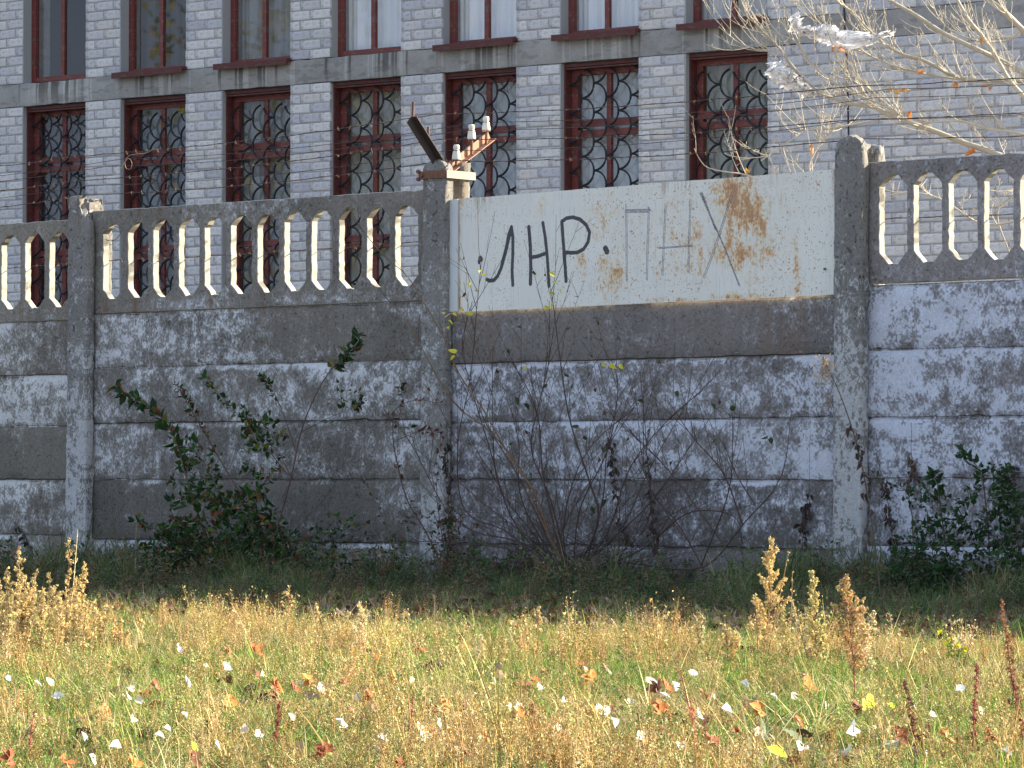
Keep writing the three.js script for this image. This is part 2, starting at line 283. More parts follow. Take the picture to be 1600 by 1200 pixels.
// ---------------------------------------------------------------- painted metal sheet with its writing
{
  const sheet = frameGroup(thing('metal_sheet', 'off-white painted metal sheet with rust and black hand lettering filling one bay of the fence', 'metal sheet'), FD, FT);
  const w = .028, A = fx(704, 488, w), B = fx(1304, 460, w), C = fx(1304, 264, w), D = fx(704, 311, w), u0 = A.x, u1 = B.x, v0 = Math.min(A.y, B.y) - .01, v1 = Math.max(C.y, D.y) + .01, SW = u1 - u0, SH = v1 - v0;
  const q = (x, y) => { const p = fx(700 + x / 5.3333, 280 + y / 5.3333, w); return [p.x, p.y]; };
  const q2 = (x, y) => { const p = fx(600 + x / 2.1053, 230 + y / 2.1053, w); return [p.x, p.y]; };
  const ink = [], pen = [];
  const stroke = (pts, r, to = ink, f = q) => { for (let k = 0; k < pts.length - 1; k++) to.push([...f(...pts[k]), ...f(...pts[k + 1]), to === ink ? r * 1.14 : r]); };
  stroke([[322, 835], [345, 845], [380, 840], [410, 805], [440, 735], [470, 630], [500, 470], [524, 398]], .0115); stroke([[524, 396], [536, 480], [536, 620], [530, 760], [536, 880]], .0115);
  stroke([[440, 735], [480, 580], [512, 450]], .0125);
  stroke([[669, 396], [682, 560], [686, 720], [684, 870]], .0125); stroke([[787, 362], [806, 480], [822, 620], [832, 760], [840, 890]], .0112); stroke([[686, 650], [740, 642], [815, 615]], .0112);
  stroke([[947, 350], [955, 480], [967, 620], [976, 740], [982, 848]], .0118);
  stroke([[947, 352], [985, 322], [1040, 315], [1100, 332], [1152, 380], [1180, 440], [1168, 520], [1130, 580], [1080, 608], [1020, 612], [985, 608]], .0112);
  stroke([[1312, 575], [1324, 600]], .0175); stroke([[265, 655], [272, 668]], .015); stroke([[254, 680], [256, 694]], .009);
  const p2 = (pts, r = .0021) => { stroke(pts, r, pen, q2); stroke(pts.map(a => [a[0] + 4, a[1] + 3]), r * .8, pen, q2); };
  p2([[795, 185], [796, 300], [797, 440]]); p2([[793, 205], [875, 203]]); p2([[870, 195], [866, 300], [863, 435]]); p2([[790, 212], [868, 210]], .0018);
  p2([[925, 185], [920, 300], [914, 420]]); p2([[1007, 170], [1003, 290], [1000, 410]]); p2([[900, 330], [1015, 322]]);
  p2([[1040, 150], [1080, 240], [1120, 330], [1168, 455]], .0028); p2([[1143, 155], [1110, 260], [1080, 350], [1050, 428]], .0025); p2([[1045, 148], [1090, 270]], .003);
  const TW = 2048, TH = 640;
  const fast = (list) => { const buckets = Array.from({ length: 128 }, () => []); for (const s of list) { const a = Math.floor((Math.min(s[0], s[2]) - .03 - u0) / SW * 128), b = Math.floor((Math.max(s[0], s[2]) + .03 - u0) / SW * 128); for (let k = Math.max(0, a); k <= Math.min(127, b); k++) buckets[k].push(s); } return buckets; };
  const BI = fast(ink), BP = fast(pen);
  const dist = (list, x, y) => { let m = 1; for (const s of list) { const dx = s[2] - s[0], dy = s[3] - s[1], t = clamp(((x - s[0]) * dx + (y - s[1]) * dy) / (dx * dx + dy * dy + 1e-9)); m = Math.min(m, Math.hypot(x - s[0] - dx * t, y - s[1] - dy * t) - s[4]); } return m; };
  const spots = [[1155, 165, 75, 90, .74], [1205, 215, 55, 60, .76], [1235, 260, 30, 60, .62], [1175, 350, 95, 50, .62], [1120, 345, 60, 50, .55], [1130, 180, 60, 60, .5], [1160, 250, 110, 150, .42], [1355, 390, 12, 130, .42], [1355, 465, 22, 30, .42], [740, 400, 60, 110, .36], [770, 400, 25, 60, .46], [650, 375, 28, 40, .4], [720, 240, 70, 80, .34], [1190, 250, 130, 180, .3], [1000, 300, 150, 150, .3], [1180, 490, 120, 14, .46], [960, 503, 90, 10, .4], [255, 180, 12, 24, .5], [248, 500, 6, 110, .5], [246, 300, 4, 150, .45], [520, 190, 30, 40, .2], [1200, 440, 40, 90, .26]].map(s => { const a = q2(s[0], s[1]); return [a[0], a[1], s[2] / 2.1053 / 195, s[3] / 2.1053 / 238, s[4]]; });
  const tex = paintTex(TW, TH, (x, y, o) => {
    const u = u0 + x * SW, v = v0 + y * SH, f = fbm(u * 220, v * 90, 2), l = fbm(u * 3, v * 3 + 8, 3);
    let r = .69 + .09 * (l - .5) + .05 * (f - .5), g = r * .972, b = r * .87;
    let a = -.10; for (const s of spots) { const d = Math.hypot((u - s[0]) / s[2], (v - s[1]) / s[3]); if (d < 1.6) a = Math.max(a, s[4] * (1.15 - .75 * d)); }
    const n = .4 * fbm(u * 22, v * 12 + 30, 3) + .35 * fbm(u * 75, v * 60, 3) + .25 * fbm(u * 240, v * 90, 2), drip = fbm(u * 60, v * 3, 2), run = sstep(.7, .8, vn(u * 90, 3)) * sstep(.12 + .1 * vn(u * 40, 9), 0, v1 - v) * sstep(.5, .7, vn(u * 6, 17));
    const fine = vn(u * 330, v * 200) + .6 * vn(u * 130, v * 50) - .8, k = a * .58 + .25 + .08 * (drip - .5) + .05 * fine, yel = sstep(-.2, .14, k - n) * clamp(a * 2.2 + .3) * .85, rust = sstep(-.05, .13, k - n) * (.72 + .3 * fine);
    r += (.62 - r) * yel; g += (.47 - g) * yel; b += (.24 - b) * yel;
    const deep = sstep(.06, .22, k - n); const rv = .85 + .5 * (fbm(u * 40, v * 22, 3) - .35), rc = [(.58 - .26 * deep) * rv, (.25 - .13 * deep) * rv * rv, (.055 - .02 * deep) * rv];
    r += (rc[0] - r) * rust * .95; g += (rc[1] - g) * rust * .95; b += (rc[2] - b) * rust * .95;
    r += (.3 - r) * run * .6; g += (.2 - g) * run * .6; b += (.12 - b) * run * .6;
    const sp = sstep(.84, .88, vn(u * 120 + 9, v * 110)) * sstep(.34, .56, fbm(u * 2.2 + 3, v * 2.2, 2)); r += (.36 - r) * sp * .8; g += (.2 - g) * sp * .8; b += (.09 - b) * sp * .8;
    const sc = sstep(.8, .86, vn(u * 300, v * 10 + 50)) * .16; r -= r * sc; g -= g * sc; b -= b * sc;
    const bi = Math.min(127, Math.floor(x * 128));
    if (BP[bi].length) { const m = sstep(.0012, -.0004, dist(BP[bi], u, v)) * (.62 + .36 * sstep(.3, .6, vn(u * 90, v * 260))); r += (.10 - r) * m; g += (.105 - g) * m; b += (.15 - b) * m; }
    if (BI[bi].length) { const e = .0022 * (vn(u * 160, v * 160) - .5), m = sstep(.0012, -.0012, dist(BI[bi], u, v) + e) * (.94 + .06 * f); r += (.03 - r) * m; g += (.029 - g) * m; b += (.033 - b) * m; }
    o[0] = r; o[1] = g; o[2] = b;
  });
  const mat = new THREE.MeshStandardMaterial({ map: tex, roughness: .62, bumpMap: gritRep(7, 2), bumpScale: .0006 });
  const g = new THREE.BoxGeometry(1, 1, .003, 90, 24, 1); const p = g.attributes.position;
  for (let i = 0; i < p.count; i++) {
    const s = p.getX(i) + .5, t = p.getY(i) + .5, u = u0 + s * SW, lo = A.y + (B.y - A.y) * s, hi = D.y + (C.y - D.y) * s + .004 * (vn(s * 40, 2) - .5);
    p.setXYZ(i, u, lo + (hi - lo) * t, w + p.getZ(i) + .008 * (fbm(u * 1.3, t * 1.5, 2) - .5) - .004);
  }
  setUV(g, (x, y) => [(x - u0) / SW, (y - v0) / SH]); g.computeVertexNormals(); mesh('sheet', g, mat, sheet);
  // folded edge on the left, bent back towards the post
  const e0 = fx(717, 400, w).x, lip = new Geo(); lip.box(u0 - .004, e0, A.y + .004, D.y - .004, w + .004, w + .016);
  const lg = lip.geometry(); setUV(lg, (x, y) => [.02 + (x - u0) / SW, (y - v0) / SH]);
  mesh('folded_edge', lg, new THREE.MeshStandardMaterial({ color: new THREE.Color().setRGB(.55, .57, .56), roughness: .6 }), sheet);
  const bolt = new THREE.CylinderGeometry(.008, .009, .008, 8); bolt.rotateX(Math.PI / 2);
  for (const [px, py] of [[1289, 420], [710, 470]]) { const m = mesh('bolt', bolt, std(.12, .09, .07, .7), sheet); m.position.copy(fx(px, py, w + .008)); }
}
// ---------------------------------------------------------------- bracket with insulators on the middle post, and the wires
const rustTex = paintTex(256, 256, (x, y, o) => { const n = fbm(x * 20, y * 20, 4), m = fbm(x * 60, y * 60, 2); o[0] = .10 + .16 * n * m * 1.6; o[1] = .055 + .06 * n * m * 1.4; o[2] = .04 + .03 * n * m; });
const rust = new THREE.MeshStandardMaterial({ map: rustTex, roughness: .85, metalness: .1 });
const rustPale = new THREE.MeshStandardMaterial({ color: new THREE.Color().setRGB(.36, .2, .13), roughness: .8, map: null });
const porcelain = new THREE.MeshPhysicalMaterial({ color: new THREE.Color().setRGB(.6, .57, .49), roughness: .3, clearcoat: .4 });
const INS = [];
{
  const br = frameGroup(thing('wire_bracket', 'rusty V-shaped steel bracket with three porcelain insulators clamped to the post beside the metal sheet', 'bracket'), FD, FT);
  const pu = POST[2] + .018, v = 2.765;
  const s = new Geo(); s.box(pu - .118, pu + .116, v, v + .052, .098, .106); s.box(pu - .126, pu - .118, v, v + .052, -.18, .106); s.box(pu - .126, pu + .124, v, v + .052, -.188, -.18); s.build('clamp', rust, br);
  const s2 = new Geo(); s2.box(pu + .117, pu + .125, v - .002, v + .05, -.19, .1); s2.build('clamp', new THREE.MeshStandardMaterial({ color: new THREE.Color().setRGB(.33, .27, .22), roughness: .8 }), br);  // side strap of the same clamp, sunlight painted in as a paler tone
  const bo = new THREE.CylinderGeometry(.014, .014, .02, 6); bo.rotateX(Math.PI / 2);
  for (const [bx, by] of [[pu - .09, v + .026], [pu - .122, v + .05], [pu - .122, v + .0]]) mesh('bolt', bo, rust, br).position.set(bx, by, .112);
  const arm = (uu, w0, v0, w1, v1, mat) => {           // an angle iron from (w0, v0) to (w1, v1)
    const L = Math.hypot(w1 - w0, v1 - v0), g = new Geo(); g.box(-.003, .052, -.003, .003, 0, L); g.box(-.003, .003, -.055, -.003, 0, L);
    const m = g.build('arm', mat, br); m.position.set(uu, v0, w0); m.rotation.x = -Math.atan2(v1 - v0, w1 - w0); return m;
  };
  const Lt = fx(643, 181, .33), Rt = fx(766, 216, -.42);
  arm(pu - .01, .02, 2.87, .31, Lt.y, std(.05, .034, .028, .85));  // shade on the outward arm put into its darker rust tone
  const ra = arm(pu + .03, -.03, 2.82, -.45, Rt.y, rust); ra.material = new THREE.MeshStandardMaterial({ color: new THREE.Color().setRGB(.36, .19, .12), roughness: .8 });  // inward arm: sunlight put into its paler rust tone
  const pin = (p, h, r, lab) => { const g = new Geo().tube([V3(p.x, p.y, p.z), V3(p.x + .002, p.y + h, p.z)], r, r * .9, 7); return g.build('pin', rust, br); };
  const mid = (t, a, b) => a + (b - a) * t;
  pin(V3(pu, mid(.97, 2.87, Lt.y), mid(.97, .02, .31)), .11, .009); pin(V3(pu, mid(.45, 2.87, Lt.y), mid(.45, .02, .31)), .105, .009);
  const prof = [[0, 0], [.024, 0], [.027, .004], [.0265, .02], [.0215, .052], [.017, .056], [.0165, .064], [.0205, .068], [.0195, .086], [.015, .092], [0, .093]].map(a => new THREE.Vector2(a[0] * 1.08, a[1] * 1.1));
  const ig = new THREE.LatheGeometry(prof, 14);
  for (const [t, h] of [[.1, .035], [.47, .1], [.83, .085]]) {
    const b = V3(pu + .055, mid(t, 2.84, Rt.y), mid(t, -.03, -.45)); pin(b, h + .02, .011);
    const m = mesh('insulator', ig, porcelain, br); m.position.set(b.x, b.y + h, b.z); m.rotation.y = t * 9; m.rotation.z = .05 * (t - .4); INS.push([m.position.y + .065, b.z]);
  }
}
const wireMat = new THREE.MeshStandardMaterial({ color: new THREE.Color().setRGB(.07, .05, .045), roughness: .75, metalness: .3 });
const barbMat = new THREE.MeshStandardMaterial({ color: new THREE.Color().setRGB(.24, .17, .12), roughness: .7, metalness: .2 });
function wireStrand(name, label, group, heights, w, barbed, sag = .03, mat = wireMat) {  // heights at the posts
  const t = frameGroup(thing(name, label, barbed ? 'barbed wire' : 'wire', group), FD, FT), strand = new Geo(), strand2 = new Geo(), barbs = new Geo();
  for (let b = 0; b < heights.length - 1; b++) {
    const pts = [], N = barbed ? 44 : 16;
    for (let k = 0; k <= N; k++) { const s = k / N; pts.push(V3(POST[b] + (POST[b + 1] - POST[b]) * s, heights[b] + (heights[b + 1] - heights[b]) * s - sag * 4 * s * (1 - s) + (barbed ? .008 * (vn(s * 30 + b * 7, w * 50 + heights[0] * 30) - .5) : 0), w + (barbed ? .01 * (vn(s * 20 + 3, b + heights[0] * 10) - .5) : 0))); }
    strand.tube(pts, barbed ? .0027 : .0021, barbed ? .0027 : .0021, 4, false);
    if (barbed) {
      strand2.tube(pts.map((p, k) => V3(p.x, p.y + .004 * Math.cos(k * 2.1), p.z + .004 * Math.sin(k * 2.1))), .0016, .0016, 3, false);
      for (let s = .015; s < 1; s += .026 + .012 * R()) {
        const i = Math.floor(s * N), p = pts[i].clone().lerp(pts[Math.min(N, i + 1)], s * N - i);
        for (let k = 0; k < 4; k++) { const a = rr(0, 6.28), d = V3(rr(-.5, .5), Math.cos(a), Math.sin(a)).normalize(); barbs.tube([p.clone().addScaledVector(d, -.004), p.clone().addScaledVector(d, rr(.012, .02))], .0016, .0009, 3); }
        barbs.tube([V3(p.x - .006, p.y, p.z), V3(p.x + .006, p.y, p.z)], .0045, .0045, 4);
      }
    }
  }
  strand.build(barbed ? 'strand' : 'wire_run', mat, t);
  if (barbed) { strand2.build('twisted_strand', mat, t); const m = barbs.build('barb', barbMat, t); m.userData.kind = 'stuff'; }
}
wireStrand('barbed_wire', 'topmost strand of rusty barbed wire along the fence, just over the left bracket arm', null, [3.09, 3.11, 3.2, 3.16, 3.14, 3.12], .05, true, .03);
wireStrand('barbed_wire', 'second strand of barbed wire from the top of the fence', null, [2.9, 2.935, 3.03, 2.955, 2.95, 2.95], .03, true, .035);
wireStrand('barbed_wire', 'lowest free strand of barbed wire, just over the tops of the fence posts', null, [2.76, 2.83, 2.89, 2.84, 2.8, 2.8], .0, true, .04);
wireStrand('barbed_wire', 'strand of barbed wire seen through the slots of the fence panels', null, [2.33, 2.35, 2.37, 2.35, 2.35, 2.35], -.1, true, .015);
INS.forEach(([y, w], k) => wireStrand('plain_wire', ['thin plain wire tied to the insulator nearest the post top', 'thin plain wire tied to the middle insulator', 'thin plain wire tied to the topmost insulator at the arm end'][k], null, [y - .08, y - .06, y, y - .0, y + .01, y + .02], w + .02, false, .05));
{
  const loop = frameGroup(thing('wire_loop', 'loose curled end of pale wire hanging between the barbed strands on the left', 'wire'), FD, FT), pts = [];
  for (const [x, y] of [[240, 231], [228, 238], [212, 240], [200, 243], [194, 252], [196, 262], [203, 263], [205, 254], [200, 247], [192, 255], [188, 263]]) pts.push(fx(x, y, .04 + .02 * R()));
  new Geo().tube(curve(pts, 40), .0022, .0018, 5).build('wire_run', std(.32, .25, .17, .7), loop);
  const hook = frameGroup(thing('wire_hook', 'small dark hook of wire curling from the first slot of the left panel', 'wire'), FD, FT), hp = [];
  for (const [x, y] of [[164, 374], [172, 376], [182, 372], [187, 364], [185, 356], [178, 353]]) hp.push(fx(x, y, .01));
  new Geo().tube(curve(hp, 24), .0026, .0022, 5).build('wire_run', wireMat, hook);
}

// ---------------------------------------------------------------- brick building
const WIN = [-7.87, -6.468, -5.075, -3.68, -2.268, -.862, .564, 1.995], WW = .91, V_LT = 4.69, V_UB = 4.94, WALL_L = -9.6, WALL_R = 5.8;
const bld = frameGroup(thing('brick_building', 'white brick building behind the fence with a concrete band between two rows of red-framed windows', 'building'), BD, BT);
{
  const mortarTex = paintTex(512, 512, (x, y, o) => { const n = fbm(x * 30, y * 30, 4), m = fbm(x * 150, y * 150, 2), k = .33 + .13 * (n - .5) + .1 * (m - .5); o[0] = k; o[1] = k * .98; o[2] = k * .95; });
  const mortar = new THREE.MeshStandardMaterial({ map: mortarTex, roughness: 1, bumpMap: gritRep(2, 2), bumpScale: .004 });
  const plaster = new THREE.MeshStandardMaterial({ color: new THREE.Color().setRGB(.3, .31, .31), map: null, roughness: .95, bumpMap: gritRep(3, 3), bumpScale: .004 });
  const core = new Geo(), V0 = -.2, VTOP = 8.4, back = -.42;
  const opens = [...WIN.map(u => [u, u + WW])];
  let prev = WALL_L;
  for (const [a, b] of opens) { core.box(prev, a, V0, V_LT, back, -.007); core.box(prev, a, V_UB, 7.0, back, -.007); core.box(a, b, V0, 1.7, back, -.007); prev = b; }
  core.box(prev, WALL_R, V0, V_LT, back, -.007); core.box(prev, WALL_R, V_UB, 7.0, back, -.007); core.box(WALL_L, WALL_R, 7.0, VTOP, back, -.007);
  const cg = core.geometry(); setUV(cg, (x, y, z) => [(x + z) / 1.5, y / 1.5]); mesh('wall', cg, mortar, bld);
  const rest = new Geo(); rest.box(WALL_L, WALL_R, V0, VTOP, -9, -8.7); rest.box(WALL_L, WALL_L + .3, V0, VTOP, -8.7, back); rest.box(WALL_R - .3, WALL_R, V0, VTOP, -8.7, back); mesh('dark_room_backing', new Geo().box(WALL_L + .3, WALL_R - .3, V0 + .02, VTOP - .2, -1.5, -1.3).geometry(), std(.07, .075, .08), bld);  // dark slab added behind the windows, its colour stands in for unlit rooms
  rest.build('rear_wall', mortar, bld);
  const roof = new Geo(); roof.box(WALL_L - .2, WALL_R + .15, VTOP, VTOP + .22, -9.3, .25); roof.build('roof', plaster, bld);
  const jg = new Geo(); for (const u of WIN) { jg.tint(1, 1, 1, .1); jg.box(u + .001, u + .012, 1.7, V_LT, -.2, -.004); jg.box(u + .001, u + .012, V_UB + .001, 7.0, -.2, -.004); }
  mesh('window_reveal', jg.geometry(), plaster, bld);
  // concrete band with water stains below the sills
  const bandTex = paintTex(2048, 96, (x, y, o) => {
    const u = WALL_L + x * (WALL_R - WALL_L), v = y * .25, n = fbm(u * 5, v * 9, 4), f = fbm(u * 60, v * 60, 2), big = fbm(u * .9, v * 2 + 9, 3);
    let k = .27 + .1 * (n - .5) + .06 * (f - .5) + .1 * (big - .5), st = 0, li = 0;
    for (const w of WIN) { const s = (u - w) / WW; if (s > -.06 && s < 1.1) { const c = vn(u * 17, 3 + .3 * v), d = vn(u * 46, 40); st = Math.max(st, sstep(.58, .72, c) * sstep(.25, .55, d) * (.45 + .55 * sstep(0, .2, v))); li = Math.max(li, sstep(.72, .82, vn(u * 38 + 5, 8)) * .5); } }
    k *= 1 - .62 * st; k += .16 * li * (1 - st); const dk = sstep(.6, .68, fbm(u * 7 + 80, v * 22, 3)); k *= 1 - .22 * dk;
    o[0] = k * (1.03 + .02 * st); o[1] = k; o[2] = k * (.93 - .04 * st);
  });
  const band = new THREE.MeshStandardMaterial({ map: bandTex, roughness: .95, bumpMap: gritRep(30, 1), bumpScale: .004 });
  const bg = roughBlock(WALL_L, WALL_R, V_LT, V_UB, -.42, .004, 120, 3, 2, .006, 5, (x, y) => [(x - WALL_L) / (WALL_R - WALL_L), (y - V_LT) / (V_UB - V_LT)]);
  mesh('concrete_band', bg, band, bld);
  // bricks, each a rough block of its own
  const brickTex = paintTex(512, 256, (x, y, o) => { const n = fbm(x * 8, y * 5, 4), f = fbm(x * 70, y * 40, 3), d = sstep(.62, .72, fbm(x * 14 + 40, y * 10, 3)); const k = .5 + .13 * (n - .5) + .16 * (f - .5) - .14 * d; o[0] = k; o[1] = k * .99; o[2] = k * .985; });
  const tones = [[.95, .94, .94], [1.1, 1.08, 1.05], [.84, .84, .88], [1.0, .96, .91], [.76, .76, .8], [.9, .9, .9]].map(c => new THREE.MeshStandardMaterial({ color: new THREE.Color().setRGB(c[0], c[1], c[2]), map: brickTex, roughness: .92, bumpMap: gritRep(1, 1), bumpScale: .003 }));
  const brickGeo = (L, H, seed) => {                   // front face with worn, chamfered edges
    const q = rng(seed), j = a => (q() - .5) * a, e = .006 + q() * .003, g = new Geo();
    const o = [[0, 0], [L / 2, 0], [L, 0], [L, H / 2], [L, H], [L / 2, H], [0, H], [0, H / 2]].map(a => [a[0] + j(.006), a[1] + j(.006)]);
    const inr = o.map((a, k) => { const cx = L / 2 - a[0], cy = H / 2 - a[1], sx = Math.sign(cx) * (Math.abs(cx) > .02 ? 1 : 0), sy = Math.sign(cy) * (Math.abs(cy) > .01 ? 1 : 0), m = e * (1 + .9 * q() * q() * 2); return [a[0] + sx * m, a[1] + sy * m]; });
    const zf = [0, 0, 0, 0, 0, 0, 0, 0].map(() => j(.003)), B = o.map(a => g.v(a[0], a[1], -.03)), O = o.map(a => g.v(a[0], a[1], -.003)), I = inr.map((a, k) => g.v(a[0], a[1], .001 + zf[k])), c = g.v(L / 2 + j(.02), H / 2 + j(.01), .002 + j(.003));
    for (let k = 0; k < 8; k++) { const n = (k + 1) % 8; g.i.push(B[k], B[n], O[k], O[k], B[n], O[n], O[k], O[n], I[k], I[k], O[n], I[n], I[k], I[n], c); }
    const ge = g.geometry().toNonIndexed(); ge.computeVertexNormals(); setUV(ge, (x, y) => [x / .5 + q() * 0, y / .25]); return ge;
  };
  const H = .085, C = .098, kinds = {};
  const kind = (L) => { const key = L.toFixed(3); if (!kinds[key]) kinds[key] = [1, 2, 3, 4, 5, 6].map(s => brickGeo(L, H, s * 71 + Math.round(L * 1e4))); return kinds[key]; };
  const list = [];
  const lay = (a, b, vTop, vBot) => {                  // running bond between two edges
    let row = 0;
    for (let v = vTop - .006 - H; v > vBot; v -= C, row++) {
      let x = a, first = row % 2 ? .12 : .25; const W = b - a;
      while (x < b - .04) { const end = b - x - first < .06, L = end ? b - x : first; list.push([x, v, L]); x += L + .013; first = .25; }
    }
  };
  const segs = []; let pv = WALL_L; for (const u of WIN) { segs.push([pv, u]); pv = u + WW; } segs.push([pv, WALL_R]);
  for (const [a, b] of segs) { const s = a === WALL_L ? b - .5 : a; lay(s, b, V_LT, 2.2); lay(s, b, 6.6, V_UB + .0); }
  const vis = list.filter(q => q[1] > 2.95 && q[1] < 5.4 && q[0] > -7 && q[0] < 5.6), hid = list.filter(q => !vis.includes(q));
  vis.sort((p, q) => q[0] - p[0]);
  const B = rng(31), pick = () => { const t = B(); return t < .34 ? 0 : t < .62 ? 1 : t < .78 ? 2 : t < .9 ? 3 : t < .94 ? 4 : 5; };
  const snapL = L => Math.abs(L - .25) < .02 ? .25 : Math.abs(L - .12) < .02 ? .12 : L;
  vis.slice(0, 300).forEach(([x, v, L]) => { const m = mesh(numbered('brick'), kind(snapL(L))[Math.floor(B() * 6)], tones[pick()], bld); m.position.set(x + (B() - .5) * .003, v + (B() - .5) * .004, (B() - .5) * .005); m.rotation.z = (B() - .5) * .012; });
  const merged = [];
  for (const [x, v, L] of [...vis.slice(300), ...hid]) {
    const g = kind(snapL(L))[Math.floor(B() * 6)].clone(); g.rotateZ((B() - .5) * .012); g.translate(x + (B() - .5) * .003, v + (B() - .5) * .004, (B() - .5) * .005);
    const c = tones[pick()].color, n = g.attributes.position.count, a = new Float32Array(n * 3); for (let k = 0; k < n; k++) { a[3 * k] = c.r; a[3 * k + 1] = c.g; a[3 * k + 2] = c.b; } g.setAttribute('color', new THREE.BufferAttribute(a, 3)); merged.push(g);
  }
  const mm = mesh('brickwork', mergeGeometries(merged), new THREE.MeshStandardMaterial({ map: brickTex, vertexColors: true, roughness: .92, bumpMap: gritRep(1, 1), bumpScale: .003 }), bld); mm.userData.kind = 'stuff';

  // windows
  const redTex = paintTex(256, 256, (x, y, o) => { const n = fbm(x * 12, y * 40, 4), f = fbm(x * 60, y * 60, 2), w = sstep(.64, .7, fbm(x * 30 + 9, y * 60, 3)); o[0] = .14 + .07 * (n - .5) + .04 * (f - .5); o[1] = .028 + .016 * (n - .5); o[2] = .022; o[0] += (.13 - o[0]) * w; o[1] += (.085 - o[1]) * w; o[2] += (.06 - o[2]) * w; });
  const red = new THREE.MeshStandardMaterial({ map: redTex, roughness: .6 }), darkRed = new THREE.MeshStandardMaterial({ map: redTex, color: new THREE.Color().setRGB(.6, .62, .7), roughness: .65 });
  const iron = std(.014, .013, .016, .55, { metalness: .3 });
  const glass = new THREE.MeshPhysicalMaterial({ color: 0xffffff, transmission: 1, thickness: 0, roughness: .02, ior: 1.5 });
  const grilleGeo = (() => {                            // fish-scale grille of half rings, with its angle-iron rim
    const g = new Geo(), r = .138, top = 0, bot = -2.6, w0 = .03, w1 = WW - .03, cols = 6, cw = (w1 - w0) / cols;
    for (let c = -1; c < cols; c++) for (let k = -1; k < 11; k++) {
      const cx = w0 + c * cw + .0, cy = -.02 - k * 2 * r - (c % 2 ? r : 0), pts = [];
      for (let s = 0; s <= 12; s++) { const a = -Math.PI / 2 + Math.PI * s / 12, x = cx + Math.cos(a) * r * 1.02, y = cy + Math.sin(a) * r; if (x > w0 && x < w1 && y < -.02 && y > bot) pts.push(V3(x, y, 0)); }
      if (pts.length > 2) g.tube(pts, .0108, .0108, 4);
    }
    return g.geometry();
  })();
  const rimGeo = (() => { const g = new Geo(); g.box(.013, .03, -2.9, -.006, .001, .1); g.box(WW - .022, WW - .004, -2.9, -.006, .001, .1); g.box(.031, WW - .023, -.022, -.007, .001, .1); return g.geometry(); })();
  const curtainGeo = (h, amp, n) => { const g = new THREE.PlaneGeometry(WW, h, 80, 1), p = g.attributes.position; for (let i = 0; i < p.count; i++) { const x = p.getX(i); p.setZ(i, amp * Math.sin(x * n + 1.3 * Math.sin(x * 7)) + amp * .6 * Math.sin(x * n * 2.3 + 1)); } g.computeVertexNormals(); return g; };
  const cLow = curtainGeo(3.1, .02, 40), cUp = curtainGeo(2.2, .025, 34);
  const frameGeo = (top, bot, rails, st, deep) => {     // stiles, rails and mullion as one frame
    const g = new Geo(); g.box(.004, st, bot, top, -.05, 0); g.box(WW - st, WW - .004, bot, top, -.05, 0); g.box(st, WW - st, top - .075, top, -.05, -.002);
    for (const [a, b] of rails) g.box(st, WW - st, a, b, -.05, -.003);
    g.box(WW / 2 - .026, WW / 2 + .026, bot + .002, top - .076, -.048, -.008); return g.geometry();
  };
  const lowFrame = frameGeo(0, -2.95, [[-.565, -.5], [-.66, -.595], [-1.545, -1.485], [-1.62, -1.56], [-2.95, -2.85]], .10), upFrame = frameGeo(2.06, 0, [[0, .05], [1.4, 1.46]], .075);
  const pane = (h) => new THREE.PlaneGeometry(WW - .02, h);
  const pLow = pane(2.9), pUp = pane(2.0);
  const curt = [[.1, .11, .12], [.1, .11, .12], [.15, .18, .2], [.22, .25, .26], [.34, .36, .34], [.4, .45, .48], [.44, .49, .52], [.27, .29, .25]];
  const curtMirrorU = [null, null, [.06, .06, .06], [.2, .21, .21], [.66, .69, .71], [.7, .73, .75], [.66, .69, .71], [.45, .46, .45]];  // upper curtain tones also carry pane reflections: dark trees left, bluish sky right
  WIN.forEach((u, n) => {
    const w = mesh('window', lowFrame, red, bld); w.position.set(u, V_LT - .035, -.155);
        const p = mesh('pane', pLow, glass, w); p.position.set(WW / 2, -1.47, -.022);
    p.rotation.y = .004 * Math.sin(n * 7); p.rotation.x = .003 * Math.sin(n * 3);
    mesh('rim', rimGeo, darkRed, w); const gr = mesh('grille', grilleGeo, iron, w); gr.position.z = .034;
    if (n === 2 || n === 3 || n === 7) { gr.scale.x = -1; gr.position.x = WW; gr.position.y = -.1; }
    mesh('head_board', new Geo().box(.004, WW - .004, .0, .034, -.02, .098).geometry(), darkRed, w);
    mesh('curtain', cLow, std(...curt[n], .95, { side: THREE.DoubleSide }), w).position.set(WW / 2, -1.47, -.16);
    const k = mesh('window', upFrame, red, bld); k.position.set(u, V_UB + .015, -.125);
    const pu = mesh('pane', pUp, glass, k); pu.position.set(WW / 2, 1.03, -.03); pu.rotation.y = .005 * Math.sin(n * 5 + 1);
    if (curtMirrorU[n]) mesh('curtain', cUp, std(...curtMirrorU[n], .95, { side: THREE.DoubleSide }), k).position.set(WW / 2, 1.05, -.18);
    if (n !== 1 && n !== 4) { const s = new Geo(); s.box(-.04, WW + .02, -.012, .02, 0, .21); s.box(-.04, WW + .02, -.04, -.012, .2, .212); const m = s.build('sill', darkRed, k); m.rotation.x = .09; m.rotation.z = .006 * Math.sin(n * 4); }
  });
}
{
  const c = frameGroup(thing('wall_cable', 'thin black cable hanging straight down the white brick wall on the right', 'cable'), BD, BT), pts = [];
  for (const [x, y] of [[1319, -60], [1320, 0], [1323, 60], [1325, 120], [1327, 210], [1329, 330], [1331, 470]]) pts.push(locate(x, y, .05, BD, BT));
  new Geo().tube(curve(pts, 30), .011, .008, 6).build('cable_run', std(.012, .013, .018, .6), c);
}
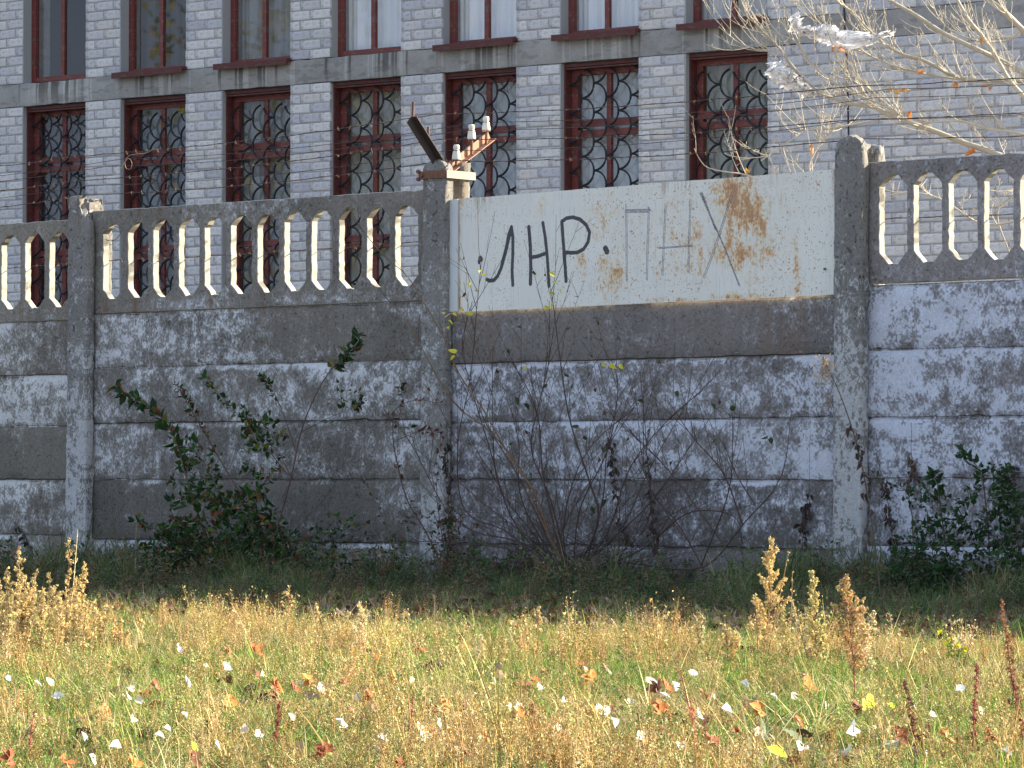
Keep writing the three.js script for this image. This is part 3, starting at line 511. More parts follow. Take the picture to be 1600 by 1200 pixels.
// ---------------------------------------------------------------- bare tree behind the fence, bags caught in it
R = rng(2024);
const barkMat = new THREE.MeshStandardMaterial({ vertexColors: true, roughness: .85, bumpMap: gritRep(6, 6), bumpScale: .002 });
const leafMat = new THREE.MeshPhysicalMaterial({ vertexColors: true, roughness: 1, transmission: .35, thickness: 0, ior: 1.15, side: THREE.DoubleSide });
const dryLeafMat = new THREE.MeshPhysicalMaterial({ vertexColors: true, roughness: .95, transmission: .25, thickness: 0, ior: 1.3, side: THREE.DoubleSide });
const stemMat = new THREE.MeshStandardMaterial({ vertexColors: true, roughness: .85 });
{
  const tree = thing('bare_tree', 'leafless tree behind the fence on the right with pale twigs and a few dry leaves', 'tree');
  const TD = 25.4, trunkX = 4.35, at = (px, py, o = 0) => dw(px, py, TD + o);
  const trunk = new Geo().tint(.2, .165, .125, .1);
  trunk.tube(curve([V3(trunkX + .1, -.2, -TD), V3(trunkX, .8, -TD), V3(trunkX - .05, 1.8, -TD), V3(trunkX + .15, 3.2, -TD - .1), V3(trunkX + .1, 5, -TD - .3), V3(trunkX + .5, 7, -TD)], 24), .13, .05, 10); trunk.build('trunk', barkMat, tree);
  const main = [
    [[[1760, 420, .05], [1680, 320], [1600, 262], [1555, 238], [1510, 223], [1465, 205], [1425, 191], [1384, 175], [1366, 166], [1334, 161], [1314, 156], [1280, 142], [1240, 103], [1218, 73], [1194, 49], [1162, 7], [1150, -30]], .024, .006, -.1],
    [[[1790, 260], [1700, 130], [1600, 45], [1573, 18], [1545, -5], [1500, -60]], .026, .014, .2],
    [[[1790, 290], [1700, 180], [1600, 112], [1560, 90], [1521, 72], [1476, 50], [1433, 22], [1395, 0], [1340, -40]], .021, .011, .0],
    [[[1770, 330], [1680, 220], [1600, 148], [1577, 121], [1562, 94], [1539, 58], [1517, 31], [1499, 0], [1470, -60]], .018, .010, -.3],
    [[[1770, 270], [1690, 160], [1600, 126], [1526, 124], [1487, 115], [1465, 103], [1442, 92], [1411, 83], [1384, 67], [1359, 45], [1334, 18], [1310, 0], [1280, -30]], .017, .007, .3],
    [[[1526, 124], [1505, 123], [1465, 117], [1431, 110], [1397, 101], [1366, 88], [1341, 77], [1300, 66]], .0095, .004, .3],
    [[[1770, 360], [1690, 250], [1600, 209], [1577, 204], [1544, 200], [1505, 189], [1465, 189], [1440, 195]], .012, .006, -.2],
    [[[1425, 191], [1406, 178], [1375, 151], [1346, 126], [1320, 105], [1300, 70]], .0085, .003, -.1],
    [[[1384, 175], [1350, 148], [1330, 80], [1292, 45], [1264, 14], [1250, -5]], .007, .004, .1],
    [[[1218, 73], [1212, 78], [1180, 75], [1155, 65], [1138, 52], [1124, 40]], .0055, .003, -.1],
    [[[1407, 189], [1390, 168], [1341, 147], [1292, 119], [1264, 91], [1243, 63], [1211, 49], [1180, 30]], .008, .003, -.2],
    [[[1440, 195], [1397, 178], [1366, 187], [1307, 198], [1262, 203], [1240, 216], [1190, 250]], .008, .004, .5],
    [[[1300, 330], [1240, 300], [1165, 272], [1145, 269], [1120, 265], [1103, 259], [1092, 245], [1085, 231]], .006, .0025, -.2],
    [[[1290, 300], [1265, 262], [1290, 215], [1305, 200]], .007, .005, .4], [[[1640, 330], [1540, 350], [1470, 310], [1420, 300], [1370, 310]], .009, .004, .3], [[[1640, 250], [1590, 300], [1560, 330], [1580, 400]], .008, .005, .4],
    [[[1690, 60], [1640, 0], [1600, -30]], .02, .015, .4], [[[1620, 20], [1580, 60], [1530, 62], [1480, 40], [1450, -10]], .008, .003, .5]];
  const lines = [];
  for (const [pts, r0, r1, o] of main) {
    const c = curve(pts.map((p, k) => at(p[0], p[1], o + .08 * (R() - .5))), pts.length * 4);
    new Geo().tint(.4, .36, .29, .12).tube(c, r0, r1, 7).build('branch', barkMat, tree); lines.push([c, r0, r1]);
  }
  // side shoots: short, curving up, ending in buds
  const shoots = new Geo(), leaves = [];
  const shoot = (p, dir, L, r, depth) => {
    const pts = [p.clone()], d = dir.clone().normalize(), q = p.clone(), n = 5;
    for (let k = 0; k < n; k++) { d.y += .07 + .13 * R(); d.x += .2 * (R() - .5); d.z += .22 * (R() - .5); d.normalize(); q.addScaledVector(d, L / n); pts.push(q.clone()); }
    shoots.tint(.46, .41, .33, .2).tube(pts, r, Math.max(.0013, r * .5), 4);
    shoots.tint(.42, .34, .22, .2).tube([pts[n].clone(), pts[n].clone().addScaledVector(d, .006), pts[n].clone().addScaledVector(d, .016)], t => .0032 * (1 - t * .75), 0, 4);
    if (depth > 0) for (let k = 1; k < n + 1; k++) if (R() < .5) { const e = d.clone().add(V3(rr(-1.2, 1.2), rr(-.8, .8), rr(-.9, .9))).normalize(); shoot(pts[k], e, L * rr(.22, .5), r * .62, depth - 1); }
    if (R() < .0) leaves.push(pts[Math.min(n, 3)].clone());
  };
  for (const [c, r0, r1] of lines) for (let k = 2; k < c.length - 1; k++) {
    const T = c[k + 1].clone().sub(c[k - 1]).normalize();
    for (let s = 0; s < 2; s++) if (R() < (r0 < .0065 && r0 > .0058 ? .2 : .31)) { const e = T.clone().multiplyScalar(rr(.3, 1)).add(V3(rr(-.7, .4), rr(-.5, 1.0), rr(-1, 1))).normalize(); shoot(c[k], e, rr(.1, .42), Math.min(.0042, r1 + (r0 - r1) * (1 - k / c.length)) * .8, R() < .6 ? 2 : 1); }
  }
  shoots.build('twig', barkMat, tree).userData.kind = 'stuff';
  const dead = [[1411, 135], [1398, 138], [1538, 54], [1310, 70], [1525, 237], [1426, 172], [1545, 135], [1164, 268], [1445, 112], [1500, 130], [1272, 230]];
  for (const [x, y] of dead) { const p = at(x, y, -.1), g = new Geo().tint(rr(.5, .62), rr(.2, .3), rr(.05, .09)); for (let k = 0; k < 2; k++) g.leaf(p, V3(rr(-1, 1), rr(-1, .2), rr(-.6, .6)), V3(rr(-1, 1), rr(-1, 1), 1), rr(.045, .075), rr(.03, .045), .8, rr(-.5, .8)); g.build('dry_leaf', dryLeafMat, tree); }
  // two torn white bags wrapped round the branches
  const bag = (name, label, path, wid, seed) => {
    const t = thing(name, label, 'plastic bag'); const c = curve(path.map(p => at(p[0], p[1], -.12)), 60), g = new Geo(), M = 14;
    for (let k = 0; k <= 60; k++) for (let a = 0; a <= M; a++) {
      const s = k / 60, w = wid(s) * (.75 + .5 * vn(s * 14 + seed, 3)), u = a / M - .5, p = c[k], cr = .055 * (vn(s * 16 + seed, a * .6) - .5) + .03 * (vn(s * 60, a * 1.5 + seed) - .5);
      g.v(p.x + cr + .012 * Math.sin(a * 2.1 + s * 20), p.y + u * w + .5 * cr, p.z + cr * 1.6 + .05 * Math.cos(u * 3.14) * (w / .07) * .5 + .018 * Math.sin(a * 1.9 + s * 33));
    }
    for (let k = 0; k < 60; k++) for (let a = 0; a < M; a++) { const i = k * (M + 1) + a; g.i.push(i, i + M + 1, i + 1, i + 1, i + M + 1, i + M + 2); }
    g.build('film', new THREE.MeshPhysicalMaterial({ color: new THREE.Color().setRGB(.9, .9, .92), roughness: .95, transmission: .6, thickness: 0, side: THREE.DoubleSide }), t);
  };
  bag('plastic_bag', 'long torn white plastic bag draped over the upper twigs, by the black cable', [[1249, 22], [1240, 28], [1246, 40], [1262, 47], [1285, 50], [1300, 52], [1320, 58], [1345, 59], [1365, 60], [1378, 53], [1396, 51]], s => .03 + .1 * Math.pow(Math.sin(Math.PI * clamp(s * 1.05)), 1.6) * (s > .4 ? 1.1 : .5), 4);
  bag('plastic_bag', 'short crumpled white plastic bag on the twigs beside the rightmost grated window', [[1201, 107], [1215, 112], [1232, 122], [1248, 130], [1262, 142], [1275, 146]], s => .04 + .085 * Math.pow(Math.sin(Math.PI * clamp(.25 + s * .75)), 1.5), 21);
}
// autumn trees down the street to the left, outside the frame, that the upper panes mirror
{
  const t = thing('poplar_tree', 'tall yellowing poplar standing left of the fence, mirrored in the upper windows', 'tree'), cx = -24, cz = -33;
  new Geo().tint(.12, .1, .075).tube([V3(cx, -.1, cz), V3(cx + .1, 5, cz), V3(cx - .1, 11, cz + .1), V3(cx, 15, cz)], .32, .06, 9).build('trunk', barkMat, t);
  const g = new Geo();
  for (let k = 0; k < 9000; k++) { const a = rr(0, 6.28), h = Math.pow(R(), .8), y = 3 + 12.5 * h, rad = (2.6 * Math.sin(Math.PI * clamp(h * .85 + .12)) + .2) * Math.sqrt(R()), p = V3(cx + rad * Math.cos(a), y + .4 * R(), cz + rad * Math.sin(a) * 1.1); if (vn(p.x * 1.1 + 30, p.y * 1.1 + p.z) < .42) continue; const q = R(); g.tint(.16 + .2 * q, .17 + .12 * q, .03, .3).leaf(p, V3(rr(-1, 1), rr(-1, 1), rr(-1, 1)), V3(rr(-1, 1), rr(-1, 1), rr(-1, 1)), .16, .12); }
  g.build('crown', leafMat, t);
}

// ---------------------------------------------------------------- shrubs and stems before the fence
R = rng(555);
const rndDir = (u = 0) => V3(rr(-1, 1), rr(-1, 1) + u, rr(-1, 1)).normalize();
const GREEN = () => { const k = R(); return k < .75 ? [rr(.022, .042), rr(.05, .09), rr(.014, .026)] : k < .9 ? [rr(.1, .16), rr(.12, .17), rr(.025, .04)] : [rr(.16, .24), rr(.07, .1), rr(.03, .05)]; };
function leafy(name, label, stems, o) {              // stems traced, each with leaves along its outer part
  const t = thing(name, label, 'shrub'); const leaves = new Geo();
  const put = (p, d, L, col) => { leaves.tint(...(col || o.color()), .15); leaves.leaf(p, d, V3(rr(-1, 1), rr(-.3, .3), rr(-1, 1)), L, L * rr(.5, .66), rr(.2, .8), rr(-.1, .4)); };
  for (const [pts, r, n0, L, w, col] of stems) {
    const c = curve(pts.map(p => fw(p[0], p[1], w + .08 * (R() - .5))), pts.length * 6);
    new Geo().tint(...(o.stem || [.09, .05, .04]), .15).tube(c, r, r * .3, 5).build('stem', stemMat, t);
    const N = c.length;
    for (let k = Math.floor(N * (1 - n0)); k < N; k++) for (let s = 0; s < (o.per || 2); s++) if (R() < (o.fill || .9)) {
      const T = c[Math.min(N - 1, k + 1)].clone().sub(c[Math.max(0, k - 1)]).normalize(), d = T.multiplyScalar(.7).add(rndDir(-.1)).normalize();
      put(c[k].clone().addScaledVector(d, .008), d, L * rr(.6, 1.15), col && col());
    }
  }
  for (const [px, py, rx, ry, w, n, L] of o.mass || []) for (let k = 0; k < n; k++) {   // bushy lower part: short shoots of leaves
    const a = rr(0, 6.28), q = Math.sqrt(R()), p = fw(px + rx * q * Math.cos(a), py + ry * q * Math.sin(a), w + rr(-.22, .22)); if (p.y < .03) p.y = rr(.03, .2);
    if (vn(p.x * 9 + px, p.y * 9) < .35) continue;
    const d = rndDir(.2); leaves.tint(.08, .06, .04).tube([p.clone().addScaledVector(d, -.09), p], .0022, .0014, 3);
    for (let s = 0; s < 4; s++) put(p.clone().addScaledVector(d, -.03 * s), d.clone().add(rndDir(-.2)), L * rr(.6, 1.2));
  }
  leaves.build('foliage', leafMat, t); return t;
}
leafy('green_shrub', 'dark green leafy shrub with long arching shoots before the left bay of the fence', [
  [[[400, 905], [330, 850], [290, 740], [275, 690], [250, 650], [215, 625], [180, 605]], .006, .85, .085, .45],
  [[[420, 905], [395, 810], [345, 720], [310, 660], [290, 625], [276, 600]], .007, .55, .05, .5, () => R() < .25 ? [.2, .08, .04] : GREEN()],
  [[[424, 905], [430, 845], [455, 745], [475, 660], [515, 580], [550, 548]], .0075, .0, .05, .6], [[[515, 580], [535, 560], [548, 545], [560, 525]], .003, .9, .07, .6],
  [[[450, 742], [400, 680], [355, 630], [320, 588]], .004, .6, .055, .55], [[[462, 705], [440, 640], [420, 600], [408, 588]], .0035, .5, .05, .5],
  [[[470, 675], [520, 650], [545, 640], [562, 625]], .003, .25, .06, .6], [[[380, 870], [300, 830], [240, 825], [212, 812]], .004, .6, .055, .6],
  [[[455, 745], [430, 700], [400, 690], [380, 640]], .003, .4, .05, .5], [[[440, 780], [490, 690], [560, 670], [640, 668]], .0025, .1, .04, .5], [[[430, 860], [520, 760], [540, 700], [530, 600]], .0025, .15, .05, .4]],
  { color: GREEN, per: 3, mass: [[345, 820, 100, 65, .55, 330, .06], [300, 730, 40, 50, .5, 60, .05], [330, 860, 110, 50, .65, 330, .05], [430, 870, 100, 45, .6, 240, .045], [350, 890, 140, 40, .75, 300, .05], [410, 700, 40, 60, .5, 50, .05], [530, 850, 60, 40, .6, 60, .04]] });
leafy('russet_shrub', 'thin shrub with small red-brown leaves before the middle post of the fence', [
  [[[700, 905], [665, 830], [636, 780], [620, 720], [614, 680], [618, 640], [650, 625], [685, 630]], .0055, .75, .04, .3, () => [rr(.1, .17), rr(.05, .075), rr(.03, .045)]],
  [[[614, 690], [640, 680], [668, 672], [692, 680]], .003, .7, .04, .3, () => [rr(.1, .17), rr(.05, .07), rr(.03, .045)]],
  [[[700, 905], [690, 830], [682, 770], [688, 700]], .004, .8, .035, .35, () => [rr(.07, .13), rr(.05, .08), rr(.025, .04)]],
  [[[690, 900], [620, 850], [590, 790], [560, 735]], .0035, .5, .035, .4], [[[614, 660], [590, 640], [560, 610], [545, 605]], .002, .5, .035, .3], [[[620, 720], [625, 640], [630, 615], [625, 600]], .002, .4, .045, .3]],
  { color: () => R() < .6 ? [rr(.1, .16), rr(.055, .08), rr(.03, .045)] : GREEN(), fill: .5, mass: [[640, 850, 70, 60, .4, 60, .035], [700, 850, 30, 60, .4, 50, .03]] });
leafy('green_bush', 'dark green bush of pointed leaves before the right-hand bay of the fence', [
  [[[1485, 930], [1478, 860], [1470, 800], [1462, 750], [1455, 742]], .007, .6, .06, .6], [[[1545, 930], [1545, 860], [1540, 790], [1532, 740], [1515, 715], [1500, 705]], .006, .5, .06, .6],
  [[[1600, 930], [1590, 850], [1580, 780], [1560, 745]], .006, .6, .06, .6], [[[1480, 860], [1440, 855], [1410, 870]], .004, .7, .05, .6], [[[1640, 930], [1620, 840], [1600, 790], [1570, 760]], .006, .6, .06, .6], [[[1540, 790], [1560, 745], [1580, 735]], .003, .7, .06, .6], [[[1470, 800], [1430, 770], [1390, 758], [1365, 742]], .0025, .7, .035, .5]],
  { color: () => [rr(.025, .045), rr(.055, .09), rr(.02, .03)], mass: [[1500, 860, 110, 60, .65, 150, .045], [1540, 905, 130, 45, .75, 330, .045], [1470, 800, 60, 50, .6, 55, .042], [1550, 790, 65, 60, .6, 80, .045], [1600, 850, 60, 80, .65, 120, .045], [1440, 900, 70, 35, .7, 110, .04]] });
{
  // bare shrub in the middle
  const t = thing('bare_shrub', 'almost leafless brown shrub fanning out under the metal sheet', 'shrub');
  const S = [
    [[890, 908], [860, 840], [835, 770], [800, 720], [755, 640], [715, 580], [690, 520], [660, 470], [635, 430], [600, 400], [560, 350], [548, 328]], [[893, 906], [840, 800], [812, 730], [760, 670], [720, 640], [690, 600], [665, 555], [635, 500], [597, 460]],
    [[885, 905], [865, 820], [848, 740], [840, 650], [815, 590], [795, 560]], [[895, 905], [935, 810], [920, 750], [890, 655], [875, 560], [865, 480], [860, 450]], [[905, 905], [960, 880], [1100, 885], [1160, 820], [1220, 745], [1237, 640]],
    [[900, 905], [950, 830], [985, 730], [1050, 650], [1105, 605]], [[890, 908], [820, 850], [740, 830], [700, 800], [640, 690], [600, 640]], [[880, 905], [800, 860], [720, 850], [640, 845]], [[895, 905], [905, 800], [950, 700], [965, 600], [955, 560]],
    [[892, 905], [880, 830], [900, 740], [930, 690], [990, 640]], [[888, 905], [830, 830], [780, 760], [770, 660], [770, 540]], [[900, 900], [1000, 860], [1080, 800], [1150, 810], [1160, 850]], [[1160, 820], [1130, 740], [1080, 680], [1040, 620]], [[1130, 850], [1040, 730], [970, 660]], [[1180, 790], [1150, 740], [1130, 690]],
    [[885, 905], [850, 860], [760, 790], [700, 740], [660, 720]], [[905, 905], [1010, 820], [1010, 700], [1000, 580]], [[880, 905], [790, 830], [728, 800], [715, 700], [735, 590], [745, 480], [752, 410]], [[880, 905], [800, 810], [765, 700], [735, 600], [722, 540], [738, 470]], [[890, 905], [860, 780], [830, 700], [845, 620], [858, 560], [858, 470]], [[1100, 890], [1060, 820], [1020, 770], [1000, 700]], [[1095, 885], [1140, 760], [1145, 650]]];
  for (let k = 0; k < 5; k++) { const x = rr(690, 1120), y = rr(520, 700), m = rr(.3, .7); S.push([[885 + rr(-15, 25), 906], [885 + (x - 885) * m + rr(-20, 20), 900 + (y - 900) * (m - .12)], [885 + (x - 885) * (m + .25), 900 + (y - 900) * (m + .18)], [x, y]]); }
  const tw = new Geo(), lf = new Geo();
  S.forEach((pts, n) => {
    const w0 = .7, w1 = n < 2 ? 1.5 : rr(.25, 1.1), N = pts.length, c = curve(pts.map((p, k) => fw(p[0], p[1], w0 + (w1 - w0) * k / N + .05 * (R() - .5))), N * 5), r = [.0075, .0065, .008, .008, .0075][n] ?? rr(.004, .006);
    new Geo().tint(n < 2 ? .16 : .06, n < 2 ? .1 : .035, n < 2 ? .055 : .028, .15).tube(c, r, .0018, 5).build('stem', stemMat, t);
    for (let k = 3; k < c.length - 1; k++) if (R() < (n < 2 && k > c.length * .5 ? .15 : .55)) {
      const T = c[k + 1].clone().sub(c[k - 1]).normalize(), d = T.clone().add(V3(rr(-1, 1), rr(.0, .9), rr(-.6, .6)).multiplyScalar(.8)).normalize(), L = rr(.08, n < 2 ? .2 : .6), q = c[k].clone(), P = [q.clone()];
      for (let s = 0; s < 5; s++) { d.y += .05; d.x += .1 * (R() - .5); d.normalize(); q.addScaledVector(d, L / 5); P.push(q.clone()); }
      tw.tint(.065, .038, .03, .25).tube(P, .0024, .0011, 3);
      if (R() < .22 && n > 1) lf.tint(...(R() < .5 ? [.07, .1, .03] : [.13, .07, .035]), .2).leaf(P[4], rndDir(-.3), rndDir(), rr(.025, .045), rr(.016, .026), .4, .2);
      if (L > .3) for (let s = 2; s < 5; s++) if (R() < .6) { const e = d.clone().add(rndDir(.2)).normalize(); tw.tube([P[s], P[s].clone().addScaledVector(e, rr(.06, .2))], .0016, .0008, 3); }
    }
  });
  // thin tangle low down
  for (let k = 0; k < 85; k++) { const a = fw(rr(760, 1010), rr(880, 915), rr(.4, 1)), b = fw(rr(640, 1160), rr(700, 880), rr(.2, 1.0)), m = a.clone().lerp(b, .5); m.y += rr(-.05, .15); tw.tint(.06, .036, .028, .25).tube(curve([a, m, b], 8), .0026, .001, 3); }
  tw.build('twig', stemMat, t).userData.kind = 'stuff';
  for (const [x, y] of [[890, 605], [905, 665], [912, 680], [940, 702], [1112, 630], [1135, 645], [1200, 680], [1140, 640], [1245, 650], [880, 582], [1205, 683], [945, 780], [925, 790], [995, 625], [805, 620], [820, 630], [1060, 610]]) lf.tint(.06, .095, .035, .2).leaf(fw(x, y, .5), rndDir(-.4), rndDir(), rr(.045, .065), rr(.03, .04), .4, .2);
  lf.build('foliage', leafMat, t);
  // last yellow leaves on the upper shoots
  for (const [x, y, s] of [[739, 492, .06], [706, 490, .045], [715, 548, .06], [712, 556, .05], [702, 512, .035], [735, 440, .04], [742, 452, .03], [730, 460, .035], [748, 425, .03], [858, 425, .045], [862, 440, .035], [858, 455, .045], [866, 472, .045], [850, 478, .04], [873, 452, .04], [940, 566, .05], [952, 568, .055], [966, 570, .05], [824, 573, .04], [720, 480, .035], [700, 500, .045], [696, 488, .03], [752, 430, .03]]) {
    const g = new Geo().tint(rr(.5, .62), rr(.5, .6), rr(.05, .1)); g.leaf(fw(x, y, 1.35), V3(rr(-1, 1), rr(-.6, .2), rr(-.4, .4)), V3(rr(-.5, .5), 1, rr(-1, 1)), s, s * .55, .4, .3); g.build('yellow_leaf', leafMat, t);
  }
}
// dry stems and withered climbers along the wall
function stemThing(name, label, cat, pts, r, w, col, extra, group) {
  const t = thing(name, label, cat, group), c = curve(pts.map(p => fw(p[0], p[1], w)), pts.length * 5);
  new Geo().tint(...col, .1).tube(cat === 'climber' ? c.map((p, k) => V3(p.x + .012 * (vn(k * .6, pts[0][0]) - .5), p.y, p.z + .01 * (vn(k * .5, 9) - .5))) : c, cat === 'climber' ? r * .22 : r, cat === 'climber' ? r : r * .4, 5).build('stem', stemMat, t); const g = new Geo(); extra(g, c); if (g.i.length) g.build('dry_foliage', dryLeafMat, t); return t;
}
const shrivel = (a, b, n, col) => (g, c) => { for (let k = 0; k < n; k++) { const s = rr(a, b), p = c[Math.floor(s * (c.length - 1))].clone().add(V3(rr(-.02, .02), rr(-.02, .02), rr(-.02, .02))); g.tint(...col, .3).leaf(p, V3(rr(-.4, .4), rr(-1, -.3), rr(-.4, .4)), rndDir(), rr(.03, .06), rr(.015, .025), 1.2, rr(-.4, .8)); } };
const dk = [.075, .05, .04];
stemThing('withered_plant', 'tall thin dry plant leaning across the right post, its flower head sunlit', 'plant', [[1376, 935], [1365, 840], [1345, 720], [1325, 650], [1308, 605], [1296, 580], [1286, 556]], .005, 1.25, [.1, .065, .045], (g, c) => {
  for (let k = 0; k < 150; k++) { const p = fw(1288 + rr(-22, 22) * Math.sqrt(R()), 578 + rr(-30, 32) * Math.sqrt(R()), 1.25 + rr(-.08, .08)); g.tint(.5, .36, .2, .3); if (k % 5 === 0) g.tube([p, c[c.length - 1 - Math.floor(R() * 6)]], .0012, .0016, 3); g.flake(p, .009); }
  for (let k = 0; k < 40; k++) g.tint(.4, .27, .15, .3).flake(fw(rr(1283, 1300), rr(610, 640), 1.25), .008); shrivel(.25, .5, 26, dk)(g, c); });
stemThing('dry_climber', 'withered climber hanging from the wall joint under the middle of the metal sheet', 'climber', [[953, 690], [958, 730], [965, 780], [972, 830], [985, 850]], .004, .05, dk, shrivel(.0, 1, 46, dk));
stemThing('dry_climber', 'withered climber on the wall right of the bare shrub, below the yellow leaf', 'climber', [[1004, 660], [1006, 690], [1018, 770], [1020, 830], [1028, 870]], .0045, .06, dk, shrivel(.35, .95, 44, dk));
stemThing('dry_climber', 'short withered climber on the wall just left of the right-hand post', 'climber', [[1268, 640], [1264, 760], [1256, 820], [1250, 900]], .003, .05, dk, shrivel(.4, .85, 30, dk));
stemThing('dry_climber', 'withered climber on the wall just right of the right-hand post', 'climber', [[1366, 690], [1382, 760], [1392, 830], [1405, 930]], .004, .05, dk, shrivel(.3, .9, 60, dk));
stemThing('dry_climber', 'twisted brown climber on the whitewashed right bay behind the green bush', 'climber', [[1424, 660], [1424, 730], [1420, 760], [1426, 830], [1432, 930]], .006, .04, [.13, .085, .06], shrivel(.2, .5, 24, [.13, .085, .06]));
stemThing('dry_climber', 'withered climber at the right edge of the wall above the green bush', 'climber', [[1572, 670], [1580, 730], [1584, 790], [1588, 880]], .004, .04, dk, shrivel(.3, .7, 36, dk));
stemThing('withered_plant', 'thin leafy dead stem at the foot of the leftmost bay', 'plant', [[52, 905], [48, 870], [40, 840], [20, 812]], .004, .4, dk, shrivel(.1, .9, 26, [.05, .055, .035]));
stemThing('withered_plant', 'dark leafy stem growing in the corner beside the middle post', 'plant', [[698, 905], [701, 820], [700, 740], [698, 660]], .005, .14, dk, shrivel(.05, .9, 60, [.06, .05, .035]));
// ---------------------------------------------------------------- sunlit weeds
R = rng(909);
const gAt = (px, py) => { const d = EYE * FPX / (py - 750), x = (px - 800) / FPX * d; return V3(x, groundY(x, -d), -d); };
const weedMat = new THREE.MeshPhysicalMaterial({ vertexColors: true, roughness: .95, transmission: .2, thickness: 0, ior: 1.3, side: THREE.DoubleSide });
const GOLD = [.7, .54, .25], STRAW = [.76, .65, .4], RED = [.28, .09, .06], BROWN = [.3, .17, .09], OLIVE = [.36, .36, .12];
function plume(g, seeds, base, top, o) {              // one stem with rising side branches full of seeds
  const H = base.distanceTo(top), mid = base.clone().lerp(top, .5).add(V3(rr(-.03, .03) * H, 0, rr(-.03, .03) * H)), c = curve([base, mid, top], 14);
  g.tint(...o.stem, .12).tube(c, o.r || .003, .0011, 4);
  const n = o.n || 26, dir = top.clone().sub(base).normalize();
  for (let k = 0; k < n; k++) {
    const s = o.from + (1 - o.from) * (k + R()) / n, p = c[Math.min(14, Math.floor(s * 14))].clone().lerp(c[Math.min(14, Math.floor(s * 14) + 1)], (s * 14) % 1), a = rr(0, 6.28);
    if (vn(k * .9, base.x * 40) < .22) continue; const L = 1.25 * o.spread * H * Math.pow(1.03 - s, .6) * rr(.3, 1.25) * (s < o.from + .15 ? .7 : 1), d = V3(Math.cos(a), rr(.3, 1.5), Math.sin(a)).normalize().addScaledVector(dir, .35).normalize(), e = p.clone().addScaledVector(d, L);
    g.tint(...o.stem, .2).tube([p, p.clone().lerp(e, .5).add(V3(0, -.05 * L, 0)), e], .0014, .0007, 3);
    const m = Math.max(2, Math.round(o.dens * L * 100));
    for (let q = 0; q < m; q++) seeds.tint(...(R() < (o.mix || 0) ? o.color2 : o.color), .28).flake(p.clone().lerp(e, .25 + .85 * Math.pow(R(), .55)).add(V3(rr(-1, 1), rr(-1, 1), rr(-1, 1)).multiplyScalar(.005 + .025 * L)), rr(.7, 1.4) * (o.size || .0068));
  }
  for (let q = 0; q < o.dens * 3; q++) seeds.tint(...o.color, .25).flake(top.clone().lerp(base, R() * .12), o.size || .0055);
}
function weed(label, stems, group, name = 'dry_weed') {
  const t = thing(name, label, 'weed', group);
  for (const [bx, by, tx, ty, o] of stems) { const g = new Geo(), s = new Geo(), b = gAt(bx, by), d = -b.z, top = dw(tx, ty, d + rr(-.06, .06)); plume(g, s, b, top, { stem: BROWN, color: GOLD, color2: OLIVE, from: .25, spread: .2, dens: 2.2, ...o }); g.build('stem', stemMat, t); if (s.i.length) s.build('seed_head', weedMat, t); }
  return t;
}
weed('tallest golden dry weed in the sun, before the wall left of the right-hand post', [[1190, 1045, 1206, 845, { n: 70, spread: .19, from: .15, dens: 6, mix: .1, color: [.74, .56, .27] }], [1196, 1045, 1232, 862, { n: 14, spread: .08, dens: 1.2 }], [1185, 1050, 1180, 930, { n: 26, dens: 3 }]]);
weed('slim column-shaped pale yellow weed right of the tallest golden weed', [[1278, 1060, 1268, 893, { n: 90, spread: .13, from: .05, dens: 7, color: [.74, .62, .3], mix: .3 }], [1270, 1060, 1236, 935, { n: 24, spread: .14, dens: 3, color: STRAW, mix: .4 }]]);
weed('branched weed with a bare thin top between the tallest weed and the column-shaped one', [[1222, 1050, 1238, 893, { n: 10, spread: .08, dens: 1.3 }], [1235, 1052, 1222, 948, { n: 34, dens: 4, mix: .4 }], [1238, 1055, 1252, 962, { n: 30, dens: 4, mix: .3 }]]);
weed('bushy reddish-stemmed weed before the foot of the right-hand post', [[1336, 1110, 1317, 906, { n: 64, spread: .2, from: .25, dens: 5, stem: RED, color: [.6, .4, .2], mix: .2, r: .0035 }], [1340, 1080, 1348, 935, { n: 26, spread: .16, dens: 3 }], [1345, 1070, 1366, 958, { n: 40, spread: .18, dens: 4, color: STRAW }], [1350, 1080, 1356, 975, { n: 34, spread: .2, dens: 4, color: STRAW }]]);
weed('low bushy golden weed left of the tallest one', [[1140, 1060, 1132, 978, { n: 34, spread: .28, dens: 3.4 }], [1146, 1060, 1150, 990, { n: 26, spread: .28, dens: 3 }]]);
weed('round-headed pale weed at the shadow edge right of the bare shrub', [[1085, 1050, 1094, 962, { n: 34, spread: .3, from: .45, dens: 3.6, color: STRAW, mix: .3 }]]);
weed('thin branching weed with open seed heads under the bare shrub', [[826, 1040, 818, 962, { n: 14, spread: .25, from: .4, dens: 2 }], [832, 1042, 842, 948, { n: 18, spread: .22, from: .5, dens: 2.4 }], [828, 1042, 796, 968, { n: 14, spread: .2, from: .45, dens: 2 }], [826, 1042, 812, 990, { n: 14, dens: 2 }]]);
weed('upright pale golden weed at the shadow edge under the green shrub', [[566, 1040, 563, 942, { n: 44, spread: .17, dens: 4.6, color: STRAW }], [560, 1042, 553, 975, { n: 22, spread: .2, dens: 3, color: STRAW }]]);
weed('low golden weed left of the thin branching weed', [[755, 1060, 752, 992, { n: 34, spread: .25, dens: 3.6, color: STRAW }], [790, 1062, 784, 995, { n: 20, spread: .25, dens: 3 }]]);
